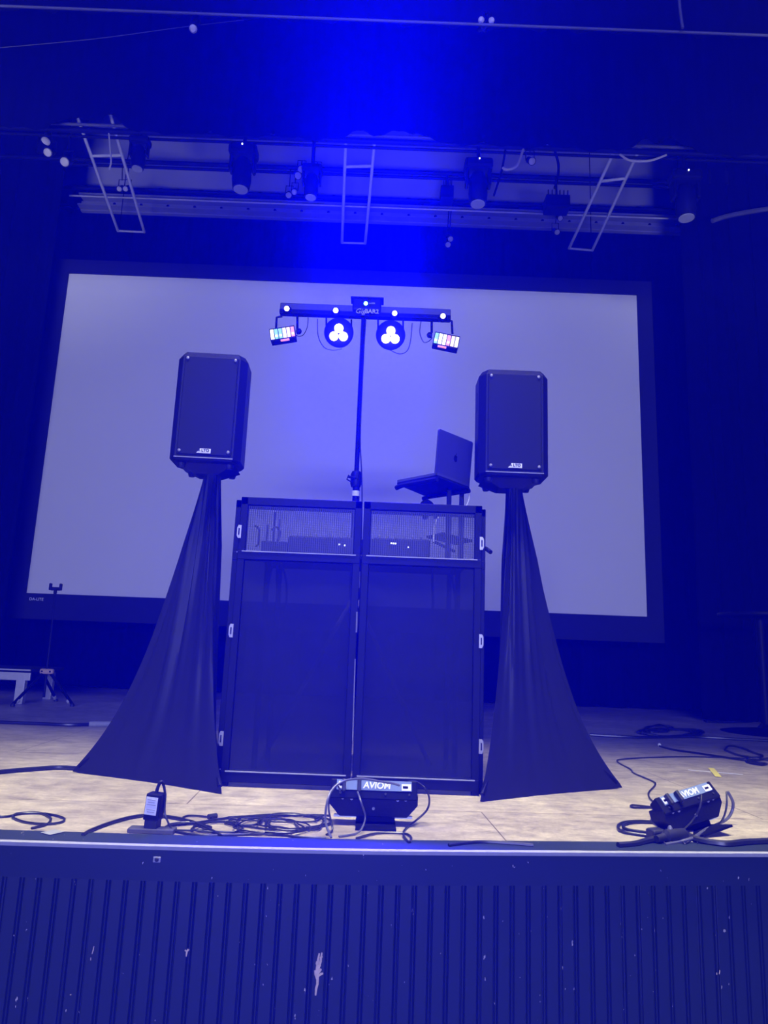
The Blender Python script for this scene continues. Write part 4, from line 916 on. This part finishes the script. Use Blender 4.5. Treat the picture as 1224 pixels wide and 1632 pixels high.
MB().tube([(c.x, c.y, 0.05), (c.x, c.y, zt)], 0.042, 16).build('column', M['metal'], t, smooth=True)
MB().lathe([(0.38, 0.0), (0.385, 0.015), (0.38, 0.03)], Matrix.Translation((c.x, c.y, zt - 0.01)), 40).build('table_top', M['metal'], t, smooth=True)

# ------------------------------------------------------------------ marks on the stage front
ye = lambda x: edge_y(x)
p = V(250, 1370, edge_y(-0.70) - 0.006)
t = thing('screw_plate', 'small silver screw plate on the dark band below the stage lip', 'screw plate', p)
MB().box(p, (0.024, 0.004, 0.017), bevel=0.002).build('plate', M['edge'], t)
MB().lathe([(0.007, 0), (0.005, 0.004)], Matrix.Translation(p + Vector((0, -0.002, 0))) @ Matrix.Rotation(PI / 2, 4, 'X'), 12).build('screw', M['rubber'], t)
def chip(strokes, r, label):
    b = MB()
    for pts in strokes:
        q = [V(x, y, edge_y(V(x, y, 2.5).x) + 0.0115) for x, y in pts]
        vv = []
        n = len(q)
        for i, a in enumerate(q):
            d = (q[min(i + 1, n - 1)] - q[max(i - 1, 0)]).normalized(); s = Vector((d.z, 0, -d.x)) * r * (1.0 if 0 < i < n - 1 else 0.6)
            vv += [a - s, a + s]
        m_ = len(vv); b.add(vv + [v + Vector((0, -0.0025, 0)) for v in vv],
              [(2 * i, 2 * i + 1, 2 * i + 3, 2 * i + 2) for i in range(n - 1)] + [(m_ + 2 * i, m_ + 2 * i + 2, m_ + 2 * i + 3, m_ + 2 * i + 1) for i in range(n - 1)]
              + [(2 * i, 2 * i + 2, m_ + 2 * i + 2, m_ + 2 * i) for i in range(n - 1)] + [(2 * i + 1, m_ + 2 * i + 1, m_ + 2 * i + 3, 2 * i + 3) for i in range(n - 1)])
    return tag(b.build('paint_chip', M['bare']), label, 'paint chip')
chip([[(503, 1586), (504, 1575), (506, 1568), (506, 1555), (505, 1545), (507, 1530), (509, 1519)], [(508, 1545), (511, 1532), (513, 1518)], [(505, 1560), (503, 1552), (502, 1546)],
      [(507, 1556), (511, 1552), (515, 1551)], [(508, 1550), (511, 1545), (512, 1544)], [(506, 1540), (505, 1535), (505, 1532)], [(508, 1541), (511, 1538)], [(510, 1527), (514, 1524)], [(507, 1565), (507, 1548), (508, 1538)]], 0.0038, 'long feathery bare wood chip on the beadboard stage front')
chip([[(297, 1524), (298, 1517), (300, 1512)], [(299, 1517), (295, 1514)], [(299, 1515), (302, 1513)]], 0.0028, 'small bare wood chip on the beadboard left of the feathery one')
chip([[(1142, 1553), (1142, 1550)], [(1146, 1552), (1147, 1546)]], 0.0018, 'twin pale nicks on the beadboard at the far right')
chip([[(112, 1585), (114, 1585)], [(145, 1530), (145, 1526)], [(150, 1508), (149, 1514), (147, 1520)]], 0.0016, 'faint pale scratches on the beadboard at the far left')
